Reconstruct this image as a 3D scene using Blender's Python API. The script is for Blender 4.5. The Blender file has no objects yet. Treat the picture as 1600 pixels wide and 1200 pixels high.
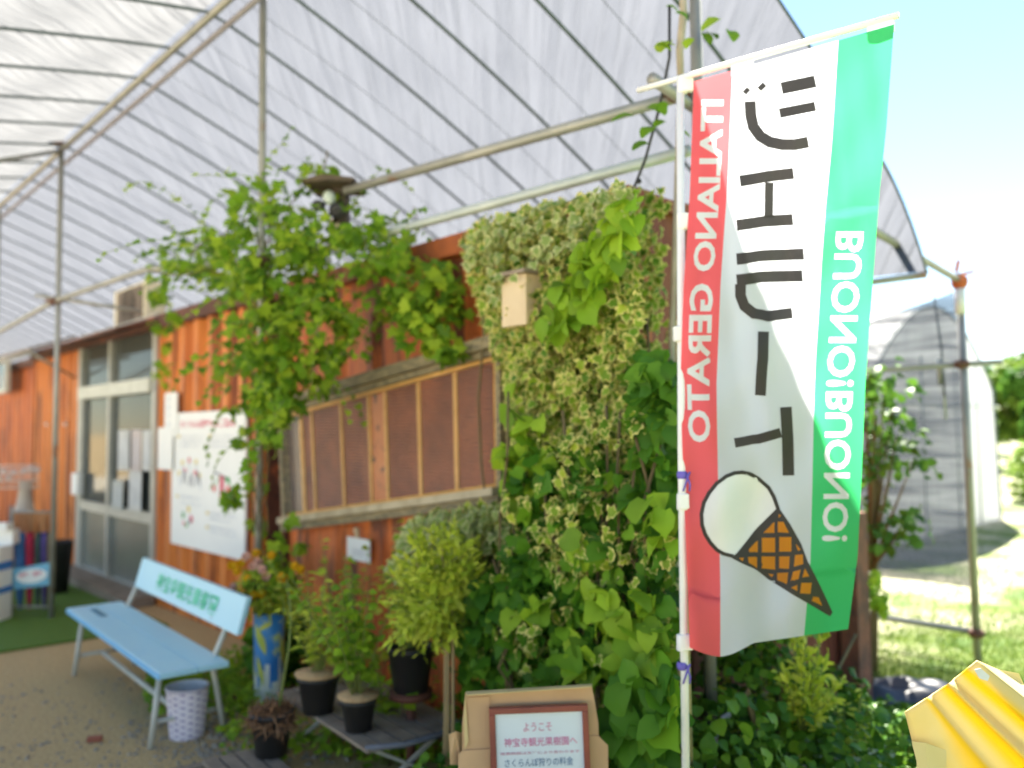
import bpy, bmesh, math, random
import numpy as np
from mathutils import Vector, Matrix

R = math.radians
random.seed(7)
RNG = np.random.default_rng(7)
scene = bpy.context.scene
COL = scene.collection

# ------------------------------------------------------------------ camera, sky, sun, exposure
FPX = 1300.0                       # focal length in photo pixels (1600 wide)
CAM = Vector((0, 0, 1.58))
PITCH, ROLL = R(3.17), R(0.5)
FWD = Vector((0, math.cos(PITCH), math.sin(PITCH)))
UP0 = Vector((0, -math.sin(PITCH), math.cos(PITCH)))
RT0 = Vector((1, 0, 0))
RT = RT0 * math.cos(ROLL) - UP0 * math.sin(ROLL)
UP = UP0 * math.cos(ROLL) + RT0 * math.sin(ROLL)
cd = bpy.data.cameras.new("camera")
cam = bpy.data.objects.new("camera", cd)
COL.objects.link(cam)
cam.matrix_world = Matrix(((RT.x, UP.x, -FWD.x, CAM.x), (RT.y, UP.y, -FWD.y, CAM.y),
                           (RT.z, UP.z, -FWD.z, CAM.z), (0, 0, 0, 1)))
cd.sensor_width = 36
cd.lens = 36 * FPX / 1600
cd.clip_start, cd.clip_end = 0.05, 2000
cd.dof.use_dof = True
cd.dof.focus_distance = 1.9
cd.dof.aperture_fstop = 1.6
scene.camera = cam

SUN_DIR = Vector((0.79, 2.09, 2.9)).normalized()
world = bpy.data.worlds.new("World")
scene.world = world
world.use_nodes = True
wn = world.node_tree
wn.nodes.clear()
sky = wn.nodes.new("ShaderNodeTexSky")
sky.sky_type = 'NISHITA'
sky.sun_disc = False
sky.sun_elevation = math.asin(SUN_DIR.z)
sky.sun_rotation = math.atan2(SUN_DIR.x, SUN_DIR.y)
sky.dust_density = 0.0
bg = wn.nodes.new("ShaderNodeBackground")
bg.inputs["Strength"].default_value = 0.05
wo = wn.nodes.new("ShaderNodeOutputWorld")
wn.links.new(sky.outputs[0], bg.inputs[0])
wn.links.new(bg.outputs[0], wo.inputs[0])
sl = bpy.data.lights.new("sun", 'SUN')
sl.energy = 5.0
sl.angle = R(0.5)
sl.color = (1.0, 0.94, 0.83)
so = bpy.data.objects.new("sun", sl)
so.rotation_euler = SUN_DIR.to_track_quat('Z', 'Y').to_euler()
COL.objects.link(so)
scene.view_settings.view_transform = 'Standard'
scene.view_settings.look = 'None'
scene.view_settings.exposure = 2.55
scene.view_settings.gamma = 1.0
scene.cycles.use_denoising = True
scene.cycles.max_bounces = 10
scene.cycles.transparent_max_bounces = 16
scene.cycles.sample_clamp_indirect = 6

# ------------------------------------------------------------------ picking real places from the photo
def ray(px, py):
    return FWD * FPX + RT * (px - 800) + UP * (600 - py)
def atY(px, py, Y):                      # point at world depth Y
    d = ray(px, py)
    return CAM + d * (Y / d.y)
def atH(px, py, h):                      # point on the horizontal plane z=h
    d = ray(px, py)
    return CAM + d * ((h - CAM.z) / d.z)
C0 = Vector((0.554, 3.6, 0))             # near corner of the containers
U = Vector((-0.678, 0.735, 0)).normalized()   # along the front wall, away from us
V = Vector((0.735, 0.678, 0)).normalized()    # into the containers
Z = Vector((0, 0, 1))
def P(t, w, z): return C0 + U * t + V * w + Z * z
def onW(px, py, w=0.0):                  # (t, z) on a plane parallel to the front wall
    d = ray(px, py)
    k = (w - (CAM - C0).dot(V)) / d.dot(V)
    p = CAM + d * k
    return (p - C0).dot(U), p.z
def pW(px, py, w=0.0):
    t, z = onW(px, py, w)
    return P(t, w, z)
def tW(px, py=700, w=0.0): return onW(px, py, w)[0]

# ------------------------------------------------------------------ mesh helpers
class MB:
    def __init__(s): s.v = []; s.f = []; s.m = []; s.sm = []
    def add(s, vs, fs, m=0, smooth=False):
        b = len(s.v); s.v += [tuple(x) for x in vs]
        for f in fs: s.f.append(tuple(b + i for i in f)); s.m.append(m); s.sm.append(smooth)
    def hexa(s, b4, t4, m=0):
        s.add(list(b4) + list(t4), [(3, 2, 1, 0), (4, 5, 6, 7), (0, 1, 5, 4), (1, 2, 6, 5), (2, 3, 7, 6), (3, 0, 4, 7)], m)
    def box(s, c, ax, ay, az, m=0):      # centre, three half-axis vectors
        c = Vector(c)
        q = lambda i, j, k: c + ax * i + ay * j + az * k
        s.hexa([q(-1, -1, -1), q(1, -1, -1), q(1, 1, -1), q(-1, 1, -1)], [q(-1, -1, 1), q(1, -1, 1), q(1, 1, 1), q(-1, 1, 1)], m)
    def wbox(s, t0, t1, w0, w1, z0, z1, m=0):
        s.hexa([P(t0, w0, z0), P(t1, w0, z0), P(t1, w1, z0), P(t0, w1, z0)], [P(t0, w0, z1), P(t1, w0, z1), P(t1, w1, z1), P(t0, w1, z1)], m)
    def bar(s, a, b, wd, th, up=Z, m=0): # rectangular bar from a to b
        a, b = Vector(a), Vector(b)
        d = (b - a).normalized(); x = d.cross(up)
        x = x.normalized() if x.length > 1e-5 else Vector((1, 0, 0)); y = x.cross(d)
        s.box((a + b) / 2, (b - a) / 2, x * wd / 2, y * th / 2, m)
    def slab(s, pts, ext, m=0):          # planar polygon extruded by a vector
        n = len(pts); pts = [Vector(p) for p in pts]; ext = Vector(ext)
        s.add(pts + [p + ext for p in pts], [tuple(range(n))[::-1], tuple(range(n, 2 * n))] + [(i, (i + 1) % n, n + (i + 1) % n, n + i) for i in range(n)], m)
    def tube(s, pts, r, n=8, m=0, cap=True):
        pts = [Vector(p) for p in pts]; rs = r if isinstance(r, (list, tuple)) else [r] * len(pts)
        vs = []; fs = []; ref = None
        for i, p in enumerate(pts):
            d = (pts[min(i + 1, len(pts) - 1)] - pts[max(i - 1, 0)])
            d = d.normalized() if d.length > 1e-9 else Z.copy()
            if ref is None: ref = d.orthogonal().normalized()
            x = (ref - d * ref.dot(d)); x = x.normalized() if x.length > 1e-6 else d.orthogonal().normalized(); ref = x
            y = d.cross(x)
            for k in range(n):
                a = 2 * math.pi * k / n
                vs.append(p + (x * math.cos(a) + y * math.sin(a)) * rs[i])
        for i in range(len(pts) - 1):
            for k in range(n): fs.append((i * n + k, i * n + (k + 1) % n, (i + 1) * n + (k + 1) % n, (i + 1) * n + k))
        if cap: fs += [tuple(range(n))[::-1], tuple((len(pts) - 1) * n + k for k in range(n))]
        s.add(vs, fs, m, True)
    def lathe(s, prof, o, n=24, ax=Z, m=0, sx=1.0):   # prof: (r, h)
        o = Vector(o); x = ax.orthogonal().normalized(); y = ax.cross(x); vs = []; fs = []
        for (r, h) in prof:
            for k in range(n):
                a = 2 * math.pi * k / n
                vs.append(o + ax * h + (x * math.cos(a) + y * math.sin(a)) * r)
        for i in range(len(prof) - 1):
            for k in range(n): fs.append((i * n + k, i * n + (k + 1) % n, (i + 1) * n + (k + 1) % n, (i + 1) * n + k))
        s.add(vs, fs, m, True)
    def ball(s, c, r, sc=(1, 1, 1), m=0, n=10):
        prof = []; vs = []; fs = []
        for i in range(n + 1):
            th = math.pi * i / n
            for k in range(2 * n):
                a = math.pi * k / n
                vs.append(Vector(c) + Vector((r * sc[0] * math.sin(th) * math.cos(a), r * sc[1] * math.sin(th) * math.sin(a), r * sc[2] * math.cos(th))))
        for i in range(n):
            for k in range(2 * n): fs.append((i * 2 * n + k, (i + 1) * 2 * n + k, (i + 1) * 2 * n + (k + 1) % (2 * n), i * 2 * n + (k + 1) % (2 * n)))
        s.add(vs, fs, m, True)
    def build(s, name, mats, parent=None, bevel=0, **kw):
        me = bpy.data.meshes.new(name)
        me.from_pydata(s.v, [], s.f)
        for m in (mats if isinstance(mats, (list, tuple)) else [mats]): me.materials.append(m)
        me.polygons.foreach_set("material_index", s.m)
        me.polygons.foreach_set("use_smooth", s.sm)
        me.update()
        o = bpy.data.objects.new(name, me); COL.objects.link(o)
        if parent is not None:
            o.parent = parent
            if parent.type == 'EMPTY': o.matrix_parent_inverse = Matrix.Translation(-parent.location)
        if bevel:
            b = o.modifiers.new("bevel", 'BEVEL'); b.width = bevel; b.segments = 2; b.limit_method = 'ANGLE'
        if kw: tag(o, **kw)
        return o
def tag(o, label=None, cat=None, group=None, kind=None):
    if label: o["label"] = label
    if cat: o["category"] = cat
    if group: o["group"] = group
    if kind: o["kind"] = kind
    return o
def thing(name, loc, label, cat, group=None):
    o = bpy.data.objects.new(name, None); o.location = loc; o.empty_display_size = 0.1; COL.objects.link(o)
    return tag(o, label, cat, group)

# ------------------------------------------------------------------ materials
MATS = {}
def mat(name, c1, c2=None, rough=0.6, scale=8, metal=0.0, spec=0.4, bump=0.0, bscale=60, trans=0.0, stretch=(1, 1, 1), c3=None, c3t=0.62, c3scale=3.0, sheen=0, alpha=1.0, detail=4):
    m = bpy.data.materials.new(name); m.use_nodes = True
    n, l = m.node_tree.nodes, m.node_tree.links
    p = n["Principled BSDF"]; out = n["Material Output"]
    p.inputs["Roughness"].default_value = rough; p.inputs["Metallic"].default_value = metal
    p.inputs["Specular IOR Level"].default_value = spec
    tc = n.new("ShaderNodeTexCoord"); mp = n.new("ShaderNodeMapping"); mp.inputs["Scale"].default_value = stretch
    l.new(tc.outputs["Object"], mp.inputs[0])
    c2 = c2 or tuple(x * 0.8 for x in c1)
    nz = n.new("ShaderNodeTexNoise"); nz.inputs["Scale"].default_value = scale; nz.inputs["Detail"].default_value = detail
    l.new(mp.outputs[0], nz.inputs["Vector"])
    rp = n.new("ShaderNodeValToRGB"); rp.color_ramp.elements[0].position = 0.35; rp.color_ramp.elements[1].position = 0.65
    rp.color_ramp.elements[0].color = (*c1, 1); rp.color_ramp.elements[1].color = (*c2, 1)
    l.new(nz.outputs["Fac"], rp.inputs[0]); col = rp.outputs[0]
    if c3:
        n2 = n.new("ShaderNodeTexNoise"); n2.inputs["Scale"].default_value = c3scale; n2.inputs["Detail"].default_value = 8; n2.inputs["Roughness"].default_value = 0.65
        l.new(mp.outputs[0], n2.inputs["Vector"])
        r2 = n.new("ShaderNodeValToRGB"); r2.color_ramp.elements[0].position = c3t; r2.color_ramp.elements[1].position = c3t + 0.08
        r2.color_ramp.elements[0].color = (0, 0, 0, 1); r2.color_ramp.elements[1].color = (1, 1, 1, 1)
        l.new(n2.outputs["Fac"], r2.inputs[0])
        mx = n.new("ShaderNodeMix"); mx.data_type = 'RGBA'
        l.new(r2.outputs[0], mx.inputs[0]); l.new(col, mx.inputs[6]); mx.inputs[7].default_value = (*c3, 1); col = mx.outputs[2]
    l.new(col, p.inputs["Base Color"])
    if bump:
        bn = n.new("ShaderNodeTexNoise"); bn.inputs["Scale"].default_value = bscale; bn.inputs["Detail"].default_value = 6
        l.new(mp.outputs[0], bn.inputs["Vector"])
        bp = n.new("ShaderNodeBump"); bp.inputs["Strength"].default_value = bump; bp.inputs["Distance"].default_value = 0.02
        l.new(bn.outputs["Fac"], bp.inputs["Height"]); l.new(bp.outputs[0], p.inputs["Normal"])
    if trans:
        t = n.new("ShaderNodeBsdfTranslucent"); l.new(col, t.inputs[0])
        ms = n.new("ShaderNodeMixShader"); ms.inputs[0].default_value = trans
        l.new(p.outputs[0], ms.inputs[1]); l.new(t.outputs[0], ms.inputs[2]); l.new(ms.outputs[0], out.inputs[0])
    if alpha < 1: p.inputs["Alpha"].default_value = alpha
    MATS[name] = m
    return m
def leafmat(name, cols, trans=0.45, rim=None, rough=0.45):
    """per-leaf colour (random per island), optional cream rim that follows the leaf's own edge"""
    m = bpy.data.materials.new(name); m.use_nodes = True
    n, l = m.node_tree.nodes, m.node_tree.links
    p = n["Principled BSDF"]; out = n["Material Output"]; p.inputs["Roughness"].default_value = rough
    p.inputs["Specular IOR Level"].default_value = 0.15
    boost = 1.3 if name == "broad_leaf" else (1.3 if name.endswith(("leaf", "pale")) else 1.0)
    cols = [(min(.7, c[0] * boost * 1.08), min(.75, c[1] * boost), c[2] * .85) for c in cols]
    g = n.new("ShaderNodeNewGeometry"); rp = n.new("ShaderNodeValToRGB")
    el = rp.color_ramp.elements
    el[0].position = 0; el[0].color = (*cols[0], 1); el[1].position = 1; el[1].color = (*cols[-1], 1)
    for i, c in enumerate(cols[1:-1]):
        e = el.new((i + 1) / (len(cols) - 1)); e.color = (*c, 1)
    l.new(g.outputs["Random Per Island"], rp.inputs[0]); col = rp.outputs[0]
    if rim:
        at = n.new("ShaderNodeAttribute"); at.attribute_name = "rim"
        tc = n.new("ShaderNodeTexCoord"); nz = n.new("ShaderNodeTexNoise"); nz.inputs["Scale"].default_value = 45
        l.new(tc.outputs["Object"], nz.inputs["Vector"])
        ad = n.new("ShaderNodeMath"); ad.operation = 'MULTIPLY_ADD'; l.new(nz.outputs["Fac"], ad.inputs[0]); ad.inputs[1].default_value = 1.1; l.new(at.outputs["Fac"], ad.inputs[2])
        r2 = n.new("ShaderNodeValToRGB"); r2.color_ramp.elements[0].position = 0.0; r2.color_ramp.elements[1].position = 1
        s1 = n.new("ShaderNodeMapRange"); s1.inputs[1].default_value = 1.18; s1.inputs[2].default_value = 1.42; l.new(ad.outputs[0], s1.inputs[0])
        mx = n.new("ShaderNodeMix"); mx.data_type = 'RGBA'; l.new(s1.outputs[0], mx.inputs[0]); l.new(col, mx.inputs[6]); mx.inputs[7].default_value = (*rim, 1); col = mx.outputs[2]
        n.remove(r2)
    l.new(col, p.inputs["Base Color"])
    t = n.new("ShaderNodeBsdfTranslucent"); l.new(col, t.inputs[0])
    ms = n.new("ShaderNodeMixShader"); ms.inputs[0].default_value = trans
    l.new(p.outputs[0], ms.inputs[1]); l.new(t.outputs[0], ms.inputs[2]); l.new(ms.outputs[0], out.inputs[0])
    return m

M_orangeA = mat("orange_paint", (0.76, 0.25, 0.04), (0.58, 0.155, 0.028), 0.55, scale=3, stretch=(5, 5, 0.35), bump=0.15, c3=(0.24, 0.065, 0.02), c3t=0.51, c3scale=2)
M_orangeB = mat("red_orange_paint", (0.66, 0.17, 0.03), (0.46, 0.10, 0.022), 0.55, scale=3, stretch=(3.5, 3.5, 0.5), bump=0.15, c3=(0.16, 0.045, 0.02), c3t=0.51, c3scale=1.8)
M_rust = mat("rust_red", (0.26, 0.085, 0.045), (0.20, 0.055, 0.035), 0.7, scale=4, bump=0.2, c3=(0.05, 0.035, 0.04), c3t=0.62, c3scale=2.6)
M_darkrust = mat("dark_rust", (0.13, 0.045, 0.025), (0.08, 0.03, 0.02), 0.7, scale=6, c3=(0.4, 0.11, 0.04), c3t=0.6)
M_pipe = mat("galvanised_pipe", (0.36, 0.35, 0.31), (0.27, 0.27, 0.24), 0.45, scale=6, metal=0.35, c3=(0.30, 0.11, 0.04), c3t=0.62, c3scale=3)
M_pipeclean = mat("pale_pipe", (0.50, 0.54, 0.50), (0.42, 0.46, 0.43), 0.4, scale=5, metal=0.2)
M_hoop = mat("hoop_steel", (0.10, 0.14, 0.15), (0.08, 0.11, 0.12), 0.5, scale=5, metal=0.3)
M_orangeclamp = mat("orange_clamp", (0.65, 0.16, 0.04), (0.4, 0.09, 0.03), 0.6)
M_rustclamp = mat("rusty_clamp", (0.16, 0.07, 0.04), (0.10, 0.05, 0.035), 0.7)
M_alu = mat("aluminium", (0.46, 0.46, 0.41), (0.40, 0.40, 0.36), 0.45, metal=0.1)
M_alupale = mat("pale_aluminium", (0.58, 0.58, 0.50), (0.50, 0.50, 0.42), 0.45, c3=(0.35, 0.16, 0.06), c3t=0.68)
M_white = mat("white_paint", (0.80, 0.80, 0.78), (0.74, 0.74, 0.72), 0.5)
M_paper = mat("white_paper", (0.88, 0.87, 0.83), (0.86, 0.85, 0.81), 0.7)
M_black = mat("black_plastic", (0.02, 0.02, 0.022), (0.03, 0.03, 0.03), 0.5)
M_soil = mat("soil", (0.12, 0.07, 0.04), (0.07, 0.045, 0.03), 0.9, scale=40, bump=0.6)
M_coir = mat("coir", (0.50, 0.34, 0.17), (0.40, 0.25, 0.12), 0.9, scale=60, bump=0.4)
M_wood = mat("old_wood", (0.30, 0.24, 0.18), (0.20, 0.155, 0.115), 0.8, scale=10, stretch=(1, 1, 6), bump=0.2)
M_woodlight = mat("window_wood", (0.66, 0.36, 0.10), (0.54, 0.29, 0.07), 0.6, scale=12)
M_woodpale = mat("pale_wood", (0.66, 0.52, 0.33), (0.60, 0.46, 0.28), 0.6, scale=8)
M_card = mat("cardboard", (0.56, 0.36, 0.20), (0.50, 0.32, 0.175), 0.8, scale=5)
M_cardcut = mat("cardboard_edge", (0.60, 0.46, 0.22), (0.5, 0.38, 0.18), 0.8)
M_redframe = mat("mahogany_frame", (0.26, 0.065, 0.045), (0.19, 0.05, 0.04), 0.4)
M_blue = mat("sky_blue_paint", (0.42, 0.70, 0.80), (0.40, 0.68, 0.80), 0.4, scale=4, c3=(.30, .50, .56), c3t=.63, c3scale=7)
M_blueedge = mat("bright_blue_paint", (0.20, 0.52, 0.80), (0.18, 0.48, 0.78), 0.4)
M_benchleg = mat("cream_metal", (0.58, 0.57, 0.50), (0.50, 0.49, 0.42), 0.45)
M_green = mat("green_lettering", (0.05, 0.58, 0.30), (0.04, 0.5, 0.26), 0.5)
M_rope = mat("cable_black", (0.03, 0.03, 0.03), (0.02, 0.02, 0.02), 0.6)
M_stem = mat("vine_stem", (0.16, 0.12, 0.05), (0.12, 0.09, 0.04), 0.8)
M_gstem = mat("green_stem", (0.20, 0.26, 0.06), (0.16, 0.20, 0.05), 0.7)

# ------------------------------------------------------------------ leaves
SH_ROUND = [(0.30, 0.10), (0.46, 0.35), (0.42, 0.62), (0.22, 0.88)]
SH_HEART = [(0.30, -0.10), (0.52, 0.22), (0.44, 0.58), (0.16, 0.88)]
SH_LOBED = [(0.26, -0.10), (0.55, 0.12), (0.34, 0.36), (0.44, 0.66), (0.17, 0.66)]
SH_LONG = [(0.12, 0.15), (0.19, 0.45), (0.16, 0.72), (0.07, 0.92)]
SH_FINE = [(0.07, 0.2), (0.09, 0.5), (0.05, 0.8)]
SH_PETAL = [(0.25, 0.1), (0.48, 0.5), (0.42, 0.85), (0.18, 1.0)]
def leaves(name, m, pos, dirs, nrm, size, shape, parent=None, fold=0.35, droop=0.25):
    pos, dirs, nrm, size = map(np.asarray, (pos, dirs, nrm, size))
    N = len(pos)
    dirs = dirs / np.linalg.norm(dirs, axis=1, keepdims=True)
    x = np.cross(dirs, nrm); x /= (np.linalg.norm(x, axis=1, keepdims=True) + 1e-9)
    nn = np.cross(x, dirs)
    k = len(shape)
    loc = [(0, 0, 0), (0, 0.45, 0.03)] + [(0, 1, -droop)] + [(a, b, abs(a) * fold - droop * b * b) for a, b in shape] + [(-a, b, abs(a) * fold - droop * b * b) for a, b in shape]
    rim = [0.6, 0.0, 1.0] + [1.0] * (2 * k)
    L = np.array(loc, float); nv = len(L)
    jit = 1 + RNG.uniform(-0.12, 0.12, (N, nv, 1))
    co = pos[:, None, :] + size[:, None, None] * jit * (L[None, :, 0, None] * x[:, None, :] + L[None, :, 1, None] * dirs[:, None, :] + L[None, :, 2, None] * nn[:, None, :])
    rt = [3 + i for i in range(k)]; lf = [3 + k + i for i in range(k)]
    tri = []
    ch = [0] + rt + [2]
    for a, b in zip(ch[:-1], ch[1:]): tri.append((1, a, b))
    ch = [0] + lf + [2]
    for a, b in zip(ch[:-1], ch[1:]): tri.append((1, b, a))
    T = np.array(tri); nf = len(T)
    idx = (T[None] + (np.arange(N) * nv)[:, None, None]).reshape(-1)
    me = bpy.data.meshes.new(name)
    me.vertices.add(N * nv); me.vertices.foreach_set("co", co.reshape(-1))
    me.loops.add(len(idx)); me.loops.foreach_set("vertex_index", idx.astype(np.int32))
    me.polygons.add(N * nf); me.polygons.foreach_set("loop_start", (np.arange(N * nf) * 3).astype(np.int32))
    at = me.attributes.new("rim", 'FLOAT', 'POINT'); at.data.foreach_set("value", np.tile(np.array(rim, np.float32), N))
    me.materials.append(m); me.update(calc_edges=True); me.validate()
    o = bpy.data.objects.new(name, me); COL.objects.link(o)
    if parent is not None:
        o.parent = parent
        if parent.type == 'EMPTY': o.matrix_parent_inverse = Matrix.Translation(-parent.location)
    return o
def in_poly(x, y, poly):
    c = False; j = len(poly) - 1
    for i in range(len(poly)):
        xi, yi = poly[i]; xj, yj = poly[j]
        if (yi > y) != (yj > y) and x < (xj - xi) * (y - yi) / (yj - yi) + xi: c = not c
        j = i
    return c
def sample(poly, n, clump=0, sig=22):
    xs = [p[0] for p in poly]; ys = [p[1] for p in poly]; out = []
    def one():
        while True:
            x, y = random.uniform(min(xs), max(xs)), random.uniform(min(ys), max(ys))
            if in_poly(x, y, poly): return x, y
    if not clump: return [one() for _ in range(n)]
    cs = [one() for _ in range(clump)]
    while len(out) < n:
        c = random.choice(cs); x, y = random.gauss(c[0], sig), random.gauss(c[1], sig)
        if in_poly(x, y, poly): out.append((x, y))
    return out
def leafcloud(poly, n, w0, w1, size, clump=0, sig=22, up=0.5, face=0.8, rnd=0.6, hang=0.7):
    """positions and frames of n leaves on a wall-parallel slab of space between offsets w0 and w1"""
    pts = sample(poly, n, clump, sig)
    pos = []; D = []; N = []; S = []
    for x, y in pts:
        w = random.uniform(w0, w1)
        pos.append(pW(x, y, w))
        nv = -V * face + Z * up + Vector([random.gauss(0, rnd) for _ in range(3)])
        d = -Z * hang + Vector([random.gauss(0, 0.6) for _ in range(3)]) - V * 0.2
        nv.normalize(); d = d - nv * d.dot(nv)
        if d.length < 1e-3: d = U.copy()
        D.append(d.normalized()); N.append(nv); S.append(random.uniform(*size))
    return pos, D, N, S
def ballcloud(c, rad, n, size, up=0.6, rnd=0.7, out=0.8, shell=0.3):
    pos = []; D = []; N = []; S = []; c = Vector(c)
    for _ in range(n):
        q = Vector([random.gauss(0, 1) for _ in range(3)]).normalized()
        rr = random.uniform(shell, 1) ** 0.6
        p = Vector((q.x * rad[0], q.y * rad[1], q.z * rad[2])) * rr
        pos.append(c + p)
        nv = q * out + Z * up + Vector([random.gauss(0, rnd) for _ in range(3)]); nv.normalize()
        d = q * 0.5 - Z * 0.4 + Vector([random.gauss(0, 0.6) for _ in range(3)]); d = d - nv * d.dot(nv)
        D.append(d.normalized()); N.append(nv); S.append(random.uniform(*size))
    return pos, D, N, S
def cat4(*a): return tuple(sum((list(x[i]) for x in a), []) for i in range(4))

G_hop = leafmat("hop_leaf", [(0.05, 0.12, 0.015), (0.12, 0.25, 0.02), (0.16, 0.30, 0.03), (0.28, 0.40, 0.04), (0.06, 0.16, 0.02)])
G_ivy = leafmat("ivy_leaf", [(0.05, 0.13, 0.02), (0.11, 0.22, 0.03), (0.20, 0.31, 0.04), (0.06, 0.15, 0.02), (0.32, 0.42, 0.06)], trans=0.3, rim=(0.74, 0.66, 0.22))
G_ivyb = leafmat("ivy_leaf_pale", [(0.16, 0.24, 0.10), (0.22, 0.30, 0.12)], trans=0.3, rim=(0.60, 0.60, 0.30))
G_kudzu = leafmat("broad_leaf", [(0.03, 0.10, 0.015), (0.07, 0.19, 0.02), (0.09, 0.22, 0.025), (0.04, 0.13, 0.02), (0.06, 0.18, 0.03), (0.16, 0.32, 0.03)], trans=0.4)
G_feather = leafmat("feathery_leaf", [(0.26, 0.36, 0.05), (0.40, 0.50, 0.06), (0.48, 0.54, 0.12), (0.18, 0.28, 0.03)], trans=0.4)
G_weed = leafmat("weed_leaf", [(0.14, 0.28, 0.03), (0.26, 0.42, 0.04), (0.10, 0.20, 0.03)], trans=0.4)
G_dark = leafmat("dark_ground_leaf", [(0.025, 0.08, 0.015), (0.05, 0.15, 0.02), (0.12, 0.24, 0.03), (0.03, 0.10, 0.02)], trans=0.3)
G_tree = leafmat("tree_leaf", [(0.03, 0.09, 0.02), (0.06, 0.15, 0.03), (0.09, 0.2, 0.04)], trans=0.3)
G_hedge = leafmat("hedge_leaf", [(0.08, 0.16, 0.03), (0.14, 0.24, 0.05), (0.20, 0.28, 0.06)], trans=0.35)
G_marigold = leafmat("marigold_petal", [(0.85, 0.30, 0.01), (0.9, 0.45, 0.01), (0.8, 0.22, 0.01)], trans=0.3)
G_pink = leafmat("pink_petal", [(0.75, 0.35, 0.32), (0.8, 0.5, 0.45)], trans=0.3)
G_white = leafmat("white_petal", [(0.75, 0.75, 0.70), (0.6, 0.65, 0.58)], trans=0.3)
G_dry = leafmat("dry_root", [(0.22, 0.12, 0.07), (0.14, 0.08, 0.05), (0.30, 0.18, 0.11)], trans=0.05)

# ------------------------------------------------------------------ text
def text2d(s, size=1.0, bold=0.02, space=1.0, align='LEFT'):
    cu = bpy.data.curves.new("lettering", 'FONT'); cu.body = s; cu.size = size; cu.offset = bold * size
    cu.align_x = align; cu.space_character = space; cu.fill_mode = 'FRONT'; cu.resolution_u = 3
    o = bpy.data.objects.new("lettering", cu); COL.objects.link(o)
    dg = bpy.context.evaluated_depsgraph_get(); dg.update()
    me = bpy.data.meshes.new_from_object(o.evaluated_get(dg))
    bpy.data.objects.remove(o); bpy.data.curves.remove(cu)
    return me
def text_on(mb, s, org, ex, ey, width=None, height=None, bold=0.02, m=0, lift=Vector((0, 0, 0))):
    """text laid with its box starting at org; ex/ey unit vectors; fits width and/or height"""
    me = text2d(s, 1.0, bold)
    co = np.array([v.co[:] for v in me.vertices])
    mn, mx = co.min(0), co.max(0)
    sx = (width / (mx[0] - mn[0])) if width else None; sy = (height / (mx[1] - mn[1])) if height else None
    sx = sx or sy; sy = sy or sx
    vs = [Vector(org) + ex * ((c[0] - mn[0]) * sx) + ey * ((c[1] - mn[1]) * sy) + lift for c in co]
    mb.add(vs, [tuple(p.vertices) for p in me.polygons], m)
    bpy.data.meshes.remove(me)

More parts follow.
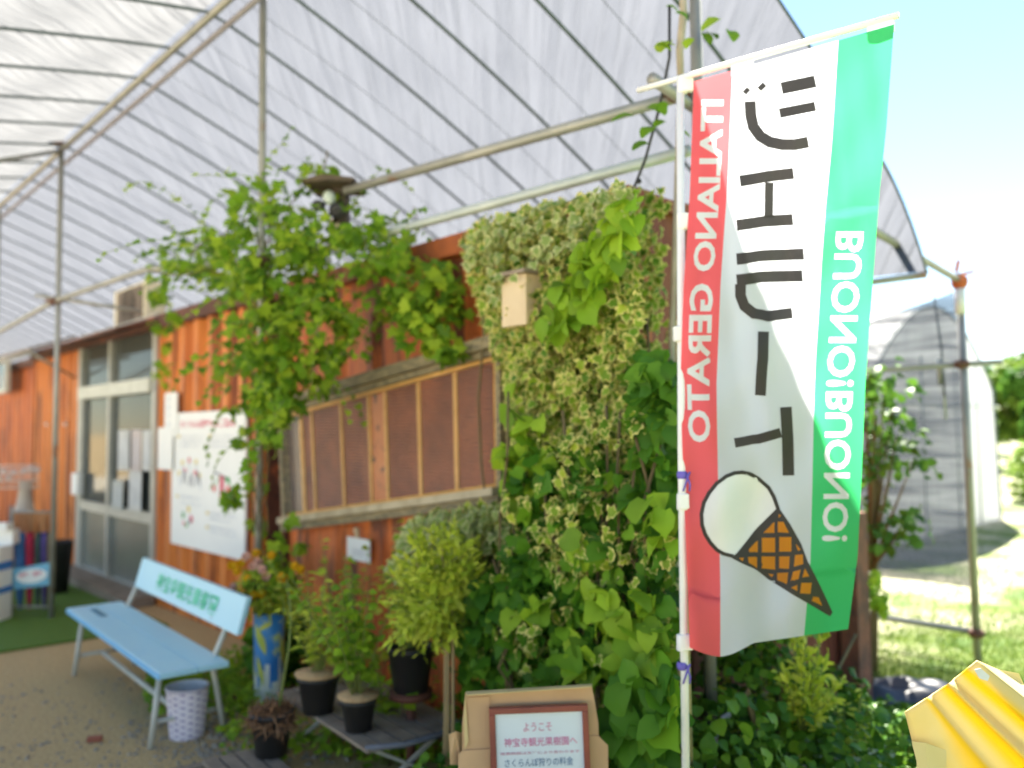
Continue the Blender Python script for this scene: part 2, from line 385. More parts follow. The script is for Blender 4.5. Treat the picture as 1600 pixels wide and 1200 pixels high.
# ================================================================== SETTING
# ground
def ground_material():
    m = bpy.data.materials.new("ground"); m.use_nodes = True
    n, l = m.node_tree.nodes, m.node_tree.links; p = n["Principled BSDF"]; p.inputs["Roughness"].default_value = 0.95
    tc = n.new("ShaderNodeTexCoord")
    def noise(sc, det=6):
        z = n.new("ShaderNodeTexNoise"); z.inputs["Scale"].default_value = sc; z.inputs["Detail"].default_value = det; l.new(tc.outputs["Object"], z.inputs["Vector"]); return z
    def ramp(a, b, src, p0=.35, p1=.65):
        r = n.new("ShaderNodeValToRGB"); r.color_ramp.elements[0].position = p0; r.color_ramp.elements[1].position = p1
        r.color_ramp.elements[0].color = (*a, 1); r.color_ramp.elements[1].color = (*b, 1); l.new(src, r.inputs[0]); return r
    dirt = ramp((0.40, 0.27, 0.115), (0.62, 0.45, 0.215), noise(55, 10).outputs["Fac"], .3, .7)
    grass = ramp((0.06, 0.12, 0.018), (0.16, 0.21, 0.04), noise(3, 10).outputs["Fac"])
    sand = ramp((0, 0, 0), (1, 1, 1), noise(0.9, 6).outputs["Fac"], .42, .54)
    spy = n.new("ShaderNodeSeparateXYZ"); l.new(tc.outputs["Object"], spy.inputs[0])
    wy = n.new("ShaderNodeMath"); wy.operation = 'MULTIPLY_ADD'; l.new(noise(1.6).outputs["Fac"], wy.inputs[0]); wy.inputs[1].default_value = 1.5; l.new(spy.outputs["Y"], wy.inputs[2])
    my = n.new("ShaderNodeMapRange"); my.inputs[1].default_value = 6.3; my.inputs[2].default_value = 7.2; l.new(wy.outputs[0], my.inputs[0])  # sand only farther back; greener grass up front also stands in for shade
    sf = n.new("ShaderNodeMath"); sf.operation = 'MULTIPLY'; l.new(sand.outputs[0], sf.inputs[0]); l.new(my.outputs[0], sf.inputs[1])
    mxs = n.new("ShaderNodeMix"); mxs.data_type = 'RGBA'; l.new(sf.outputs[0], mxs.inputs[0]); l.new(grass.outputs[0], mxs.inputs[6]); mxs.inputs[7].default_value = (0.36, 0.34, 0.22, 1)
    sp = n.new("ShaderNodeSeparateXYZ"); l.new(tc.outputs["Object"], sp.inputs[0])
    wob = n.new("ShaderNodeMath"); wob.operation = 'MULTIPLY_ADD'; l.new(noise(2.0).outputs["Fac"], wob.inputs[0]); wob.inputs[1].default_value = 1.2; l.new(sp.outputs["X"], wob.inputs[2])
    mr = n.new("ShaderNodeMapRange"); mr.inputs[1].default_value = -0.1; mr.inputs[2].default_value = 0.6; l.new(wob.outputs[0], mr.inputs[0])
    mx = n.new("ShaderNodeMix"); mx.data_type = 'RGBA'; l.new(mr.outputs[0], mx.inputs[0]); l.new(dirt.outputs[0], mx.inputs[6]); l.new(mxs.outputs[2], mx.inputs[7])
    l.new(mx.outputs[2], p.inputs["Base Color"])
    b = n.new("ShaderNodeBump"); b.inputs["Strength"].default_value = 0.6; b.inputs["Distance"].default_value = 0.03; l.new(noise(70, 8).outputs["Fac"], b.inputs["Height"]); l.new(b.outputs[0], p.inputs["Normal"])
    return m
g = MB(); S = 900; n = 60
def gz(x, y): return 0.0 if math.hypot(x, y) < 18 else 0.02
g.add([(-S, -S, 0), (S, -S, 0), (S, S, 0), (-S, S, 0)], [(0, 1, 2, 3)])
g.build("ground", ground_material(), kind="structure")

fc_ = MB(); fc_.add([P(30, -40, .004), P(-25, -40, .004), P(-25, -4.3, .004), P(30, -4.3, .004)], [(0, 1, 2, 3)])
fc_.build("gravel_bounce_sheet", mat("bounce_gravel", (.66, .58, .44), (.54, .47, .35), .95, scale=40, bump=.4, bscale=120), kind="structure")  # added unseen sheet behind the camera, bounces warm light onto the container fronts
# artificial turf mat by the door
M_turf = mat("artificial_turf", (0.10, 0.20, 0.02), (0.15, 0.26, 0.03), 0.95, scale=90, bump=0.8, bscale=250)
q = [atH(-160, 985, 0), atH(60, 962, 0), atH(345, 1010, 0), atH(225, 1042, 0), atH(0, 1076, 0), atH(-200, 1110, 0)]
q = [P(9.6, -2.15, 0), P(9.6, -0.25, 0), P(4.7, -0.25, 0), P(4.75, -2.0, 0)]
mm = MB(); mm.slab([p + Z * 0.004 for p in q], Z * 0.014)
turf = mm.build("turf_mat", M_turf, label="green artificial turf mat lying in front of the glass door", cat="mat")

# ================================================================== CONTAINERS
def corrugated(mb, t0, t1, z0, z1, pitch, depth, w=0.0, m=0, flat=0.32):
    prof = []; t = t0; k = math.floor(t0 / pitch)
    seq = [(0, 0), (flat, 0), (0.5, 1), (0.5 + flat, 1)]
    while k * pitch < t1:
        for a, h in seq:
            tt = (k + a) * pitch
            if t0 < tt < t1: prof.append((tt, h))
        k += 1
    def hat(tt):
        f = (tt / pitch) % 1.0
        if f < flat: return 0
        if f < .5: return (f - flat) / (.5 - flat)
        if f < .5 + flat: return 1
        return 1 - (f - .5 - flat) / (.5 - flat)
    prof = [(t0, hat(t0))] + prof + [(t1, hat(t1))]
    vs = []; fs = []
    for tt, h in prof: vs += [P(tt, w + h * depth, z0), P(tt, w + h * depth, z1)]
    for i in range(len(prof) - 1): fs.append((2 * i, 2 * i + 1, 2 * i + 3, 2 * i + 2))
    mb.add(vs, fs, m)
TA0, TA1 = tW(400, 700), tW(50, 700)         # container A (with the door)
TB0, TB1 = 0.0, tW(452, 700)                 # container B (with the screened window)
HT = 2.66
DEP = 1.95
d0, d1 = tW(246, 720), tW(124, 720)          # door opening
dz1 = onW(190, 508)[1]
ca = thing("shipping_container", P((TA0 + TA1) / 2, DEP / 2, 0), "orange corrugated container with the glass sliding door and white poster", "container", "containers under the canopy")
b = MB()
corrugated(b, TA0 + .06, d0, 0.1, HT - 0.1, 0.30, 0.08); b.wbox(TA0, TA0 + .06, -.004, .09, 0.0, HT - .1); b.wbox(TA0 + .06, d0, -.003, .09, 0.0, 0.1)
b.build("wall", M_orangeA, ca)
b = MB(); corrugated(b, d1, TA1 - .05, 0.1, HT - 0.1, 0.28, 0.075, flat=.28); b.wbox(TA1 - .05, TA1, -.004, .09, 0.0, HT - .1); b.wbox(d1, TA1 - .05, -.003, .09, 0.0, .1)
b.build("wall", M_orangeA, ca)
b = MB(); b.wbox(TA0, TA0 + .04, .09, DEP, 0, HT - .1); b.build("end_wall", M_darkrust, ca)
b = MB(); b.wbox(TA0 - .003, TA1, -.05, .06, HT - .1, HT + .02); b.build("top_rail", M_darkrust, ca)
b = MB(); b.wbox(TA0 - .003, TA1, .06, DEP, HT - .06, HT); b.build("roof", M_rust, ca)
b = MB(); b.wbox(TA1 - .04, TA1, .09, DEP, 0, HT - .1); b.wbox(TA0, TA1, DEP, DEP + .04, 0, HT - .1); b.build("back_wall", M_rust, ca)
# awning lip over the door
b = MB(); b.slab([P(d0 - .1, -.06, HT - .02), P(d1 + .1, -.06, HT - .02), P(d1 + .1, -.42, HT - .12), P(d0 - .1, -.42, HT - .12)], Z * -.03); b.build("door_awning", M_darkrust, ca)
# sliding door
M_glass = bpy.data.materials.new("door_glass"); M_glass.use_nodes = True
gp = M_glass.node_tree.nodes["Principled BSDF"]; gp.inputs["Base Color"].default_value = (0.10, 0.11, 0.10, 1); gp.inputs["Roughness"].default_value = 0.06; gp.inputs["Alpha"].default_value = 0.62; gp.inputs["Specular IOR Level"].default_value = 0.3
M_frost = mat("frosted_glass", (0.20, 0.21, 0.18), (0.16, 0.17, 0.145), 0.25, scale=2, spec=0.6)
dz_l0, dz_l1 = onW(243, 612)[1], onW(243, 590)[1]
dz_m = (onW(226, 812)[1] + onW(129, 785)[1]) / 2
dz0 = 0.10
dm = tW(172, 720)
door = MB()
wf = -.03
for a, c in ((d0, d0 + .09), (d1 - .09, d1)): door.wbox(a, c, wf, .06, 0.02, dz1)
door.wbox(d0 + .09, d1 - .09, wf, .06, dz1 - .05, dz1)
door.wbox(d0 + .09, d1 - .09, wf, .06, 0.02, dz0)
do = door.build("door", M_alu, ca)
b = MB(); b.wbox(d0 + .09, d1 - .09, wf - .03, .055, dz_l0, dz_l1); b.build("transom", M_alupale, do)
b = MB(); b.wbox(dm - .03, dm + .03, wf + .003, .05, dz_l1, dz1 - .05); b.wbox(dm - .035, dm + .035, wf + .003, .05, dz0, dz_l0)
b.wbox(d0 + .09, dm - .035, wf + .008, .05, dz_m - .05, dz_m + .05); b.wbox(dm + .035, d1 - .09, wf + .012, .045, dz_m - .05, dz_m + .05)
b.wbox(d1 - .16, d1 - .09, wf + .006, .048, dz0, dz_m - .05); b.wbox(d1 - .16, d1 - .09, wf + .006, .048, dz_m + .05, dz_l0)
b.build("sash", M_alu, do)
for a, c in ((d0 + .09, dm - .03), (dm + .03, d1 - .09)):
    b = MB(); b.wbox(a, c, .02, .026, dz_l1, dz1 - .05); b.build("pane", M_glass, do)
for a, c in ((d0 + .09, dm - .035), (dm + .035, d1 - .16)):
    b = MB(); b.wbox(a, c, .02, .026, dz_m + .05, dz_l0); b.build("pane", M_glass, do)
    b = MB(); b.wbox(a, c, .02, .026, dz0, dz_m - .05); b.build("frosted_pane", M_frost, do)
b = MB(); b.wbox(d0 - .05, d1 + .05, -.30, -.035, 0.0, 0.09); b.build("door_sill", M_wood, ca)
# something dim inside the shop: shelves
b = MB()
for z in (0.5, 1.0, 1.5): b.wbox(d0 - .3, d1 + .2, 1.2, 1.5, z, z + .03)
b.wbox(d0 - .3, d0 - .26, 1.2, 1.5, 0, 1.5); b.wbox(d1 + .2, d1 + .24, 1.2, 1.5, 0, 1.5)
b.build("store_shelf", M_wood, label="dim wooden shelf seen inside through the glass door", cat="shelf")

cb = thing("shipping_container", P(1.6, DEP / 2, 0), "red-brown container with the long reed-screened window and ivy on its corner", "container", "containers under the canopy")
WQ = [(452, 630), (803, 528), (806, 786), (462, 828)]      # window outline in the photo: tl, tr, br, bl
wq = [onW(*p) for p in WQ]
wt0, wt1 = wq[2][0], wq[0][0]
b = MB()
corrugated(b, TB0 + .1, TB1 - .07, 0.1, HT - 0.34, 0.42, 0.04, flat=.36)
b.wbox(TB1 - .07, TB1, -.004, .09, 0.0, HT - .13); b.wbox(TB0, TB0 + .1, -.004, .09, 0.0, HT - .13); b.wbox(TB0 + .1, TB1 - .07, -.003, .09, 0, .1)
b.build("wall", M_orangeB, cb)
b = MB(); b.wbox(TB0 + .1, TB1 - .07, .02, .09, HT - .34, HT - .13); b.build("header_panel", M_orangeB, cb)
b = MB(); b.wbox(TB0 - .003, TB1 + .003, -.06, .12, HT - .13, HT - .02); b.build("top_rail", mat("rail_paint", (0.42, 0.11, 0.03), (0.24, 0.07, 0.03), 0.6, scale=5), cb)
b = MB(); b.wbox(TB0, TB1, .12, DEP, HT - .09, HT - .03); b.build("roof", M_rust, cb)
b = MB()
# end wall facing right, shallow corrugation across its width
prof = []; k = 0
while k * .28 < DEP - .1:
    for a, h in ((0, 0), (.3, 0), (.5, 1), (.8, 1)): prof.append((.09 + (k + a) * .28, h * .03))
    k += 1
prof = [p for p in prof if p[0] < DEP - .06] + [(DEP - .05, 0)]
vs = []
for w_, h in prof: vs += [P(.012 + h, w_, .1), P(.012 + h, w_, HT - .02)]
b.add(vs, [(2 * i, 2 * i + 1, 2 * i + 3, 2 * i + 2) for i in range(len(prof) - 1)])
b.wbox(-.01, .08, DEP - .05, DEP + .03, 0, HT - .02); b.wbox(-.004, .05, .09, DEP - .05, 0, .1)
b.build("end_wall", M_rust, cb)
b = MB(); b.wbox(TB1 - .04, TB1, .09, DEP, 0, HT - .1); b.wbox(TB0 + .08, TB1, DEP, DEP + .04, 0, HT - .1); b.build("back_wall", M_rust, cb)

# window of container B: built on the wall plane from its own corners (it is hung askew)
def wl(fx, fy, w):      # bilinear place inside the window quad, fx 0..1 from left, fy 0..1 from top
    a = [x * (1 - fx) + y * fx for x, y in zip(wq[0], wq[1])]; c = [x * (1 - fx) + y * fx for x, y in zip(wq[3], wq[2])]
    t, z = a[0] * (1 - fy) + c[0] * fy, a[1] * (1 - fy) + c[1] * fy
    return P(t, w, z)
def wpan(mb, x0, x1, y0, y1, w0, w1, m=0):
    mb.hexa([wl(x0, y1, w0), wl(x1, y1, w0), wl(x1, y1, w1), wl(x0, y1, w1)], [wl(x0, y0, w0), wl(x1, y0, w0), wl(x1, y0, w1), wl(x0, y0, w1)], m)
M_oldframe = mat("weathered_frame", (0.30, 0.24, 0.13), (0.15, 0.125, 0.075), 0.7, scale=14, stretch=(1, 1, 3))
win = MB()
wpan(win, 0, 1, -.02, .055, -.13, -.01); wpan(win, 0, 1, .06, .10, -.10, -.012)
wpan(win, 0, 1, .945, 1.0, -.12, -.01); wpan(win, 0, .02, .10, .945, -.10, -.01); wpan(win, .985, 1.0, .10, .945, -.10, -.01)
wo_ = win.build("window", M_oldframe, cb)
b = MB(); wpan(b, .01, .995, .895, .943, -.15, -.013); b.build("sill", mat("pale_sill", (0.50, 0.42, 0.28), (0.36, 0.29, 0.18), .6), wo_)
def fxw(px):  # fraction across the window for a photo column
    t = tW(px, 700); return (wq[0][0] - t) / (wq[0][0] - wq[1][0])
mull = [(480, 6), (497, 3.4), (543, 3.4), (587, 3.4), (613, 3.4), (666, 4), (724, 4.4), (789, 4.4)]
b = MB()
wpan(b, .022, .983, .105, .128, -.085, -.03); wpan(b, .022, .983, .872, .893, -.085, -.03)
for px, wpx in mull:
    f = fxw(px); h = wpx / 350 / 2
    wpan(b, f - h, f + h, .128, .872, -.063, -.045)
b.build("mullion", M_woodlight, wo_)
def reed_mat():
    m = bpy.data.materials.new("reed_screen"); m.use_nodes = True
    n, l = m.node_tree.nodes, m.node_tree.links; p = n["Principled BSDF"]; p.inputs["Roughness"].default_value = 0.5
    tc = n.new("ShaderNodeTexCoord")
    wv = n.new("ShaderNodeTexWave"); wv.bands_direction = 'Z'; wv.inputs["Scale"].default_value = 16; wv.inputs["Distortion"].default_value = 3.5; wv.inputs["Detail"].default_value = 3; l.new(tc.outputs["Object"], wv.inputs["Vector"])
    nz = n.new("ShaderNodeTexNoise"); nz.inputs["Scale"].default_value = 5; nz.inputs["Detail"].default_value = 5; l.new(tc.outputs["Object"], nz.inputs["Vector"])
    r1 = n.new("ShaderNodeValToRGB"); r1.color_ramp.elements[0].color = (0.10, 0.026, 0.010, 1); r1.color_ramp.elements[1].color = (0.38, 0.12, 0.045, 1); l.new(wv.outputs["Fac"], r1.inputs[0])
    mx = n.new("ShaderNodeMix"); mx.data_type = 'RGBA'; mx.blend_type = 'MULTIPLY'; mx.inputs[0].default_value = 0.9
    r2 = n.new("ShaderNodeValToRGB"); r2.color_ramp.elements[0].position = .35; r2.color_ramp.elements[1].position = .65; r2.color_ramp.elements[0].color = (.6, .5, .5, 1); r2.color_ramp.elements[1].color = (1.1, 1.0, .95, 1); l.new(nz.outputs["Fac"], r2.inputs[0])
    l.new(r1.outputs[0], mx.inputs[6]); l.new(r2.outputs[0], mx.inputs[7]); l.new(mx.outputs[2], p.inputs["Base Color"])
    bp = n.new("ShaderNodeBump"); bp.inputs["Strength"].default_value = .5; bp.inputs["Distance"].default_value = .01; l.new(wv.outputs["Fac"], bp.inputs["Height"]); l.new(bp.outputs[0], p.inputs["Normal"])
    return m
M_reed = reed_mat()
M_deco = mat("carved_panel", (0.50, 0.17, 0.05), (0.45, 0.14, 0.04), 0.5, c3=(0.05, 0.03, 0.03), c3t=0.56, c3scale=14)
edges = [.022] + [fxw(p) for p, _ in mull] + [.983]
for i in range(len(edges) - 1):
    a, c = edges[i] + .004, edges[i + 1] - .004
    if c - a < .012: continue
    b = MB(); wpan(b, a, c, .128, .872, -.052, -.04)
    if i == 4: b.build("carved_panel", M_deco, wo_)
    elif i == 0: b.build("dark_pane", mat("dark_pane", (0.10, 0.06, 0.05), (0.07, 0.05, 0.05), .3), wo_)
    else: b.build("reed_screen", M_reed, wo_)
M_clearp = bpy.data.materials.new("window_glass"); M_clearp.use_nodes = True
gp = M_clearp.node_tree.nodes["Principled BSDF"]; gp.inputs["Base Color"].default_value = (0.6, 0.55, 0.5, 1); gp.inputs["Roughness"].default_value = 0.12; gp.inputs["Alpha"].default_value = 0.035
b = MB(); wpan(b, .03, .975, .13, .87, -.10, -.097); b.build("pane", M_clearp, wo_)

# drain pipe in the gap + container C further left
b = MB(); tp = tW(430, 700, -.1)
b.tube([P(tp, -.02, 0), P(tp, -.02, HT - .1)], .035, 10); b.tube([P(tp, -.02, 1.2), P(tp, -.02, 1.26)], .045, 10)
b.build("drain_pipe", M_darkrust, label="dark drain pipe in the gap between the two near containers", cat="pipe")
cc = thing("shipping_container", P(13.5, DEP / 2, 0), "shaded red container farthest left with a small framed window", "container", "containers under the canopy")
TC0, TC1 = TA1 + .02, TA1 + 6.4
b = MB(); corrugated(b, TC0, TC1, 0.0, HT - .12, 0.30, 0.045, w=.14); b.build("wall", M_orangeB, cc)
b = MB(); b.wbox(TC0, TC1, .06, .22, HT - .12, HT - .02); b.build("top_rail", M_darkrust, cc)
b = MB(); b.wbox(TC0, TC1, .22, DEP, HT - .08, HT - .03); b.wbox(TC0, TC1, DEP - .05, DEP, 0, HT - .08); b.wbox(TC0, TC0 + .04, .20, DEP - .05, 0, HT - .08); b.build("shell", M_rust, cc)
t0, z0 = onW(13, 613, -.05); t1, z1 = onW(-12, 567, -.05)
b = MB(); b.wbox(t0, t0 + .06, -.09, -.03, z0, z1); b.wbox(t1 - .06, t1, -.09, -.03, z0, z1); b.wbox(t0 + .06, t1 - .06, -.09, -.03, z0, z0 + .05); b.wbox(t0 + .06, t1 - .06, -.09, -.03, z1 - .05, z1)
wf_ = b.build("window", M_alupale, cc)
b = MB(); b.wbox(t0 + .06, t1 - .06, -.05, -.04, z0 + .05, z1 - .05); b.build("pane", M_glass, wf_)
aw = thing("canopy_awning", pW(20, 545, -.5), "small tan-framed awning jutting over the farthest left container", "awning")
b = MB(); ta, za = onW(62, 548, -.4); b.slab([P(ta, -.5, za), P(ta + 2.5, -.5, za + .02), P(ta + 2.5, -.02, za + .18), P(ta, -.02, za + .18)], Z * .03); b.build("sheet", M_wood, aw)
b = MB(); b.tube([P(ta - .1, -.5, za - .03), P(ta + 2.6, -.5, za - .03)], .02); b.tube([P(ta, -.5, za - .02), P(ta, -.02, za - .3)], .015); b.build("bracket", M_pipe, aw)

# ================================================================== GREENHOUSE (one pipe-and-film structure)
gh = thing("pipe_greenhouse", P(6, -.9, 0), "long translucent film canopy on scaffold pipes sheltering the containers", "greenhouse")
WR, ZR = -0.877, 4.12
def roofz(w):
    if w >= WR:
        x = w - WR
        if x < 2.5: return ZR - 0.34 * x - 0.04 * x * x
        x2 = x - 2.5; return (ZR - .34 * 2.5 - .04 * 6.25) - .50 * x2 - .78 * x2 * x2
    x = WR - w; return ZR - 0.17 * x - 0.022 * x * x
WE, WL = 2.20, -2.5
TE = -.38
HP = .62
hoops = [2.5 + HP * k for k in range(-4, 34)]
def sag(t):
    f = ((t - 2.5) / HP) % 1.0
    return -0.035 * math.sin(math.pi * f) if t > hoops[0] else 0
def film_mat(name, c1, c2, transl, wrinkle_dir, lace=0.0):
    m = bpy.data.materials.new(name); m.use_nodes = True
    n, l = m.node_tree.nodes, m.node_tree.links
    p = n["Principled BSDF"]; out = n["Material Output"]; p.inputs["Roughness"].default_value = .45
    tc = n.new("ShaderNodeTexCoord"); mp = n.new("ShaderNodeMapping"); mp.inputs["Rotation"].default_value = (0, 0, wrinkle_dir); mp.inputs["Scale"].default_value = (11, .6, .6)
    l.new(tc.outputs["Object"], mp.inputs[0])
    nz = n.new("ShaderNodeTexNoise"); nz.inputs["Scale"].default_value = 1.6; nz.inputs["Detail"].default_value = 7; nz.inputs["Distortion"].default_value = .5; l.new(mp.outputs[0], nz.inputs["Vector"])
    rp = n.new("ShaderNodeValToRGB"); rp.color_ramp.elements[0].position = .32; rp.color_ramp.elements[1].position = .62; rp.color_ramp.elements[0].color = (*c1, 1); rp.color_ramp.elements[1].color = (*c2, 1)
    l.new(nz.outputs["Fac"], rp.inputs[0]); l.new(rp.outputs[0], p.inputs["Base Color"])
    t = n.new("ShaderNodeBsdfTranslucent"); l.new(rp.outputs[0], t.inputs[0])
    bp = n.new("ShaderNodeBump"); bp.inputs["Strength"].default_value = 1.0; bp.inputs["Distance"].default_value = .05; l.new(nz.outputs["Fac"], bp.inputs["Height"]); l.new(bp.outputs[0], p.inputs["Normal"]); l.new(bp.outputs[0], t.inputs["Normal"])
    ms = n.new("ShaderNodeMixShader"); ms.inputs[0].default_value = transl; l.new(p.outputs[0], ms.inputs[1]); l.new(t.outputs[0], ms.inputs[2])
    if lace:
        tr = n.new("ShaderNodeBsdfTransparent"); m2 = n.new("ShaderNodeMixShader"); m2.inputs[0].default_value = lace
        l.new(ms.outputs[0], m2.inputs[1]); l.new(tr.outputs[0], m2.inputs[2]); l.new(m2.outputs[0], out.inputs[0])
    else: l.new(ms.outputs[0], out.inputs[0])
    return m
M_filmR = film_mat("shade_film", (0.074, 0.079, 0.091), (0.088, 0.093, 0.106), .9, R(20))
M_filmL = film_mat("clear_film", (0.145, 0.147, 0.147), (0.165, 0.166, 0.165), .9, R(20))
def film(name, w0, w1, nw, m, t1=24.0):
    b = MB(); nt = int((t1 - TE) / .155); vs = []
    for i in range(nt + 1):
        t = TE + (t1 - TE) * i / nt
        for j in range(nw + 1):
            w = w0 + (w1 - w0) * j / nw
            edge = math.sin(math.pi * j / nw)
            vs.append(P(t, w, roofz(w) + .015 + sag(t) * edge + .01 * math.sin(w * 9 + t * 3)))
    fs = [(i * (nw + 1) + j, (i + 1) * (nw + 1) + j, (i + 1) * (nw + 1) + j + 1, i * (nw + 1) + j + 1) for i in range(nt) for j in range(nw)]
    b.add(vs, fs, 0, True); return b.build(name, m, gh)
film("roof_film", WR, WE, 40, M_filmR)
film("clear_roof_film", WL, WR - .002, 30, M_filmL)
for t in [TE] + hoops:
    b = MB(); b.tube([P(t, WL + (WE - WL) * i / 44, roofz(WL + (WE - WL) * i / 44) - (.03 if t > TE else .0)) for i in range(45)], .0105 if t > TE else .007, 6); b.build("hoop", M_hoop, gh)
b = MB()
for t in hoops: b.tube([P(t + HP / 2, WR + (WE - WR) * i / 24, roofz(WR + (WE - WR) * i / 24) - .038) for i in range(25)], .0018, 4)
tag(b.build("tie_strings", M_hoop, gh), label="thin tie strings running between the hoops")
def pipe(name, pts, r, m=M_pipe, n=10):
    b = MB(); b.tube(pts, r, n); return b.build(name, m, gh)
pipe("ridge_pipe", [P(TE, WR, ZR - .055), P(6, WR, ZR - .055), P(24, WR, ZR - .055)], .022)
pipe("purlin", [P(TE, WR + .085, ZR - .10), P(24, WR + .085, ZR - .10)], .017, mat("grey_purlin", (.30, .28, .30), (.24, .22, .24), .5))
pipe("eave_pipe", [P(TE, WE - .02, roofz(WE) - .01), P(24, WE - .02, roofz(WE) - .01)], .02)
pipe("eave_pipe", [P(TE, WL, roofz(WL)), P(24, WL, roofz(WL))], .02)
# front post row (feet in the ground), located from the photo
p90 = atY(91, 470, 7.2); p410 = atY(409, 420, 4.88); p1085 = atY(1088, 60, 3.33); p0 = atY(-2, 340, 9.0)
for q, top in ((p1085, ZR - .15), (p410, 4.5), (p90, atY(93, 232, 7.2).z), (p0, atY(0, 320, 9.0).z)):
    zt = top if q is not p410 else roofz((q - C0).dot(V)) - .01
    if q is p410:
        pipe("post", [Vector((atY(402, 1000, 5.02).x, 5.02, 0)), p410, atY(411, -8, 4.66)], .021); continue
    pipe("post", [Vector((q.x, q.y, 0)), Vector((q.x, q.y, zt))], .023 if q is not p1085 else .026)
def low(q, px, py): # point at the depth of q seen at px,py
    return atY(px, py, q.y)
e1 = atY(1058, 240, 3.44); e2 = atY(596, 366, 4.65); e2b = atY(525, 385, 4.95); e3 = atY(430, 405, 5.45); e4 = atY(228, 421, 6.35); e5 = atY(86, 470, 7.2); e6 = atY(0, 518, 8.3)
pipe("rail", [e1 + (e1 - e2) * .03, e2, e2b], .025, M_pipeclean)
pipe("rail", [e2b, e3, e4, e5, e6, e6 + (e6 - e5) * 2], .022)
f1 = atY(1062, 150, 3.38); f2 = atY(540, 298, 4.75)
pipe("rail", [f1 + (f1 - f2) * .02, f2], .026)
# sloping pipe from the near post to the right post
rp = atH(1528, 1036, 0); rtop = atY(1499, 436, rp.y)
pipe("brace_pipe", [atY(1018, 122, 3.15), atY(1090, 172, 3.40), atY(1368, 362, 4.6), atY(1495, 436, rp.y - .03)], .024)
pipe("post", [rp, rtop + Z * .04], .026)
# right-side frame: rails that run along the outer side wall
def rail_at(py, name="side_rail", r=.02, L=9.0, m=M_pipe, ext=.22):
    a = atY(1500, py, rp.y); h = a.z; base = Vector((rp.x, rp.y, h))
    return pipe(name, [base - U * ext, base + U * L], r, m)
rail_at(569); rail_at(988, r=.022, ext=.02)
b = MB(); b.ball(rtop + Z * -.02, .055, (1, 1, 1.1)); b.bar(rtop + Z * .03, rtop + Z * .05 + Vector((.10, 0, .0)), .02, .02); b.bar(rtop - Vector((.02, 0, -.05)), rtop + Vector((0, 0, .13)), .02, .02)
b.build("clamp", M_orangeclamp, gh)
b = MB(); b.tube([rtop - Z * .05, rtop - Z * .24], .034, 10); b.build("white_sleeve", M_white, gh)
for q in (atY(1503, 569, rp.y), atY(1526, 990, rp.y)):
    b = MB(); b.ball(q, .045, (1.2, 1, .8)); b.build("clamp", M_rustclamp, gh)
for q, r in ((e5, .06), (atY(93, 222, 7.2), .07), (atY(1062, 148, 3.36), .05), (atY(408, 408, 4.8), .05)):
    b = MB(); b.ball(q, r, (1.1, .8, .7)); b.bar(q - Vector((r * 1.5, 0, 0)), q + Vector((r * 1.5, 0, .01)), .02, .02); b.build("clamp", M_rustclamp, gh)
pipe("cross_pipe", [atY(55, 461, 7.15), atY(222, 487, 7.3)], .016)
pipe("cross_pipe", [atY(93, 236, 7.2), atY(-30, 256, 5.9)], .02)

# shade net hanging on the side frame
def net_mat():
    m = bpy.data.materials.new("shade_net"); m.use_nodes = True
    n, l = m.node_tree.nodes, m.node_tree.links
    p = n["Principled BSDF"]; out = n["Material Output"]; p.inputs["Roughness"].default_value = .8
    tc = n.new("ShaderNodeTexCoord"); mp = n.new("ShaderNodeMapping"); mp.inputs["Scale"].default_value = (.8, .8, 9); l.new(tc.outputs["Object"], mp.inputs[0])
    nz = n.new("ShaderNodeTexNoise"); nz.inputs["Scale"].default_value = 1.6; nz.inputs["Detail"].default_value = 8; nz.inputs["Distortion"].default_value = .6; l.new(mp.outputs[0], nz.inputs["Vector"])
    rp_ = n.new("ShaderNodeValToRGB"); rp_.color_ramp.elements[0].color = (.012, .018, .034, 1); rp_.color_ramp.elements[1].color = (.055, .070, .115, 1); l.new(nz.outputs["Fac"], rp_.inputs[0]); l.new(rp_.outputs[0], p.inputs["Base Color"])
    mr = n.new("ShaderNodeMapRange"); mr.inputs[1].default_value = .38; mr.inputs[2].default_value = .66; mr.inputs[3].default_value = .12; mr.inputs[4].default_value = .42; l.new(nz.outputs["Fac"], mr.inputs[0])
    t2 = n.new("ShaderNodeBsdfTranslucent"); t2.inputs[0].default_value = (.030, .036, .050, 1)
    m1 = n.new("ShaderNodeMixShader"); m1.inputs[0].default_value = .5; l.new(p.outputs[0], m1.inputs[1]); l.new(t2.outputs[0], m1.inputs[2])
    tr = n.new("ShaderNodeBsdfTransparent"); ms = n.new("ShaderNodeMixShader"); l.new(mr.outputs[0], ms.inputs[0]); l.new(m1.outputs[0], ms.inputs[1]); l.new(tr.outputs[0], ms.inputs[2]); l.new(ms.outputs[0], out.inputs[0])
    return m
def side(L, z): return Vector((rp.x, rp.y, z)) + U * L
zt0 = atY(1495, 447, rp.y).z; zb0 = atY(1505, 922, rp.y).z
b = MB(); vs = []; NN, NZ = 60, 30
for i in range(NN + 1):
    L = .03 + 8.0 * (i / NN)
    top = zt0 - .20 * min(L / .8, 1) ** .7 - .04 * L / 8 + .02 * math.sin(L * 4); bot = zb0 - .04 * L + .03 * math.sin(L * 3)
    for j in range(NZ + 1):
        z = bot + (top - bot) * j / NZ
        vs.append(side(L, z) + V * (.03 + .02 * math.sin(L * 7 + z * 2)))
b.add(vs, [(i * (NZ + 1) + j, (i + 1) * (NZ + 1) + j, (i + 1) * (NZ + 1) + j + 1, i * (NZ + 1) + j + 1) for i in range(NN) for j in range(NZ)], 0, True)
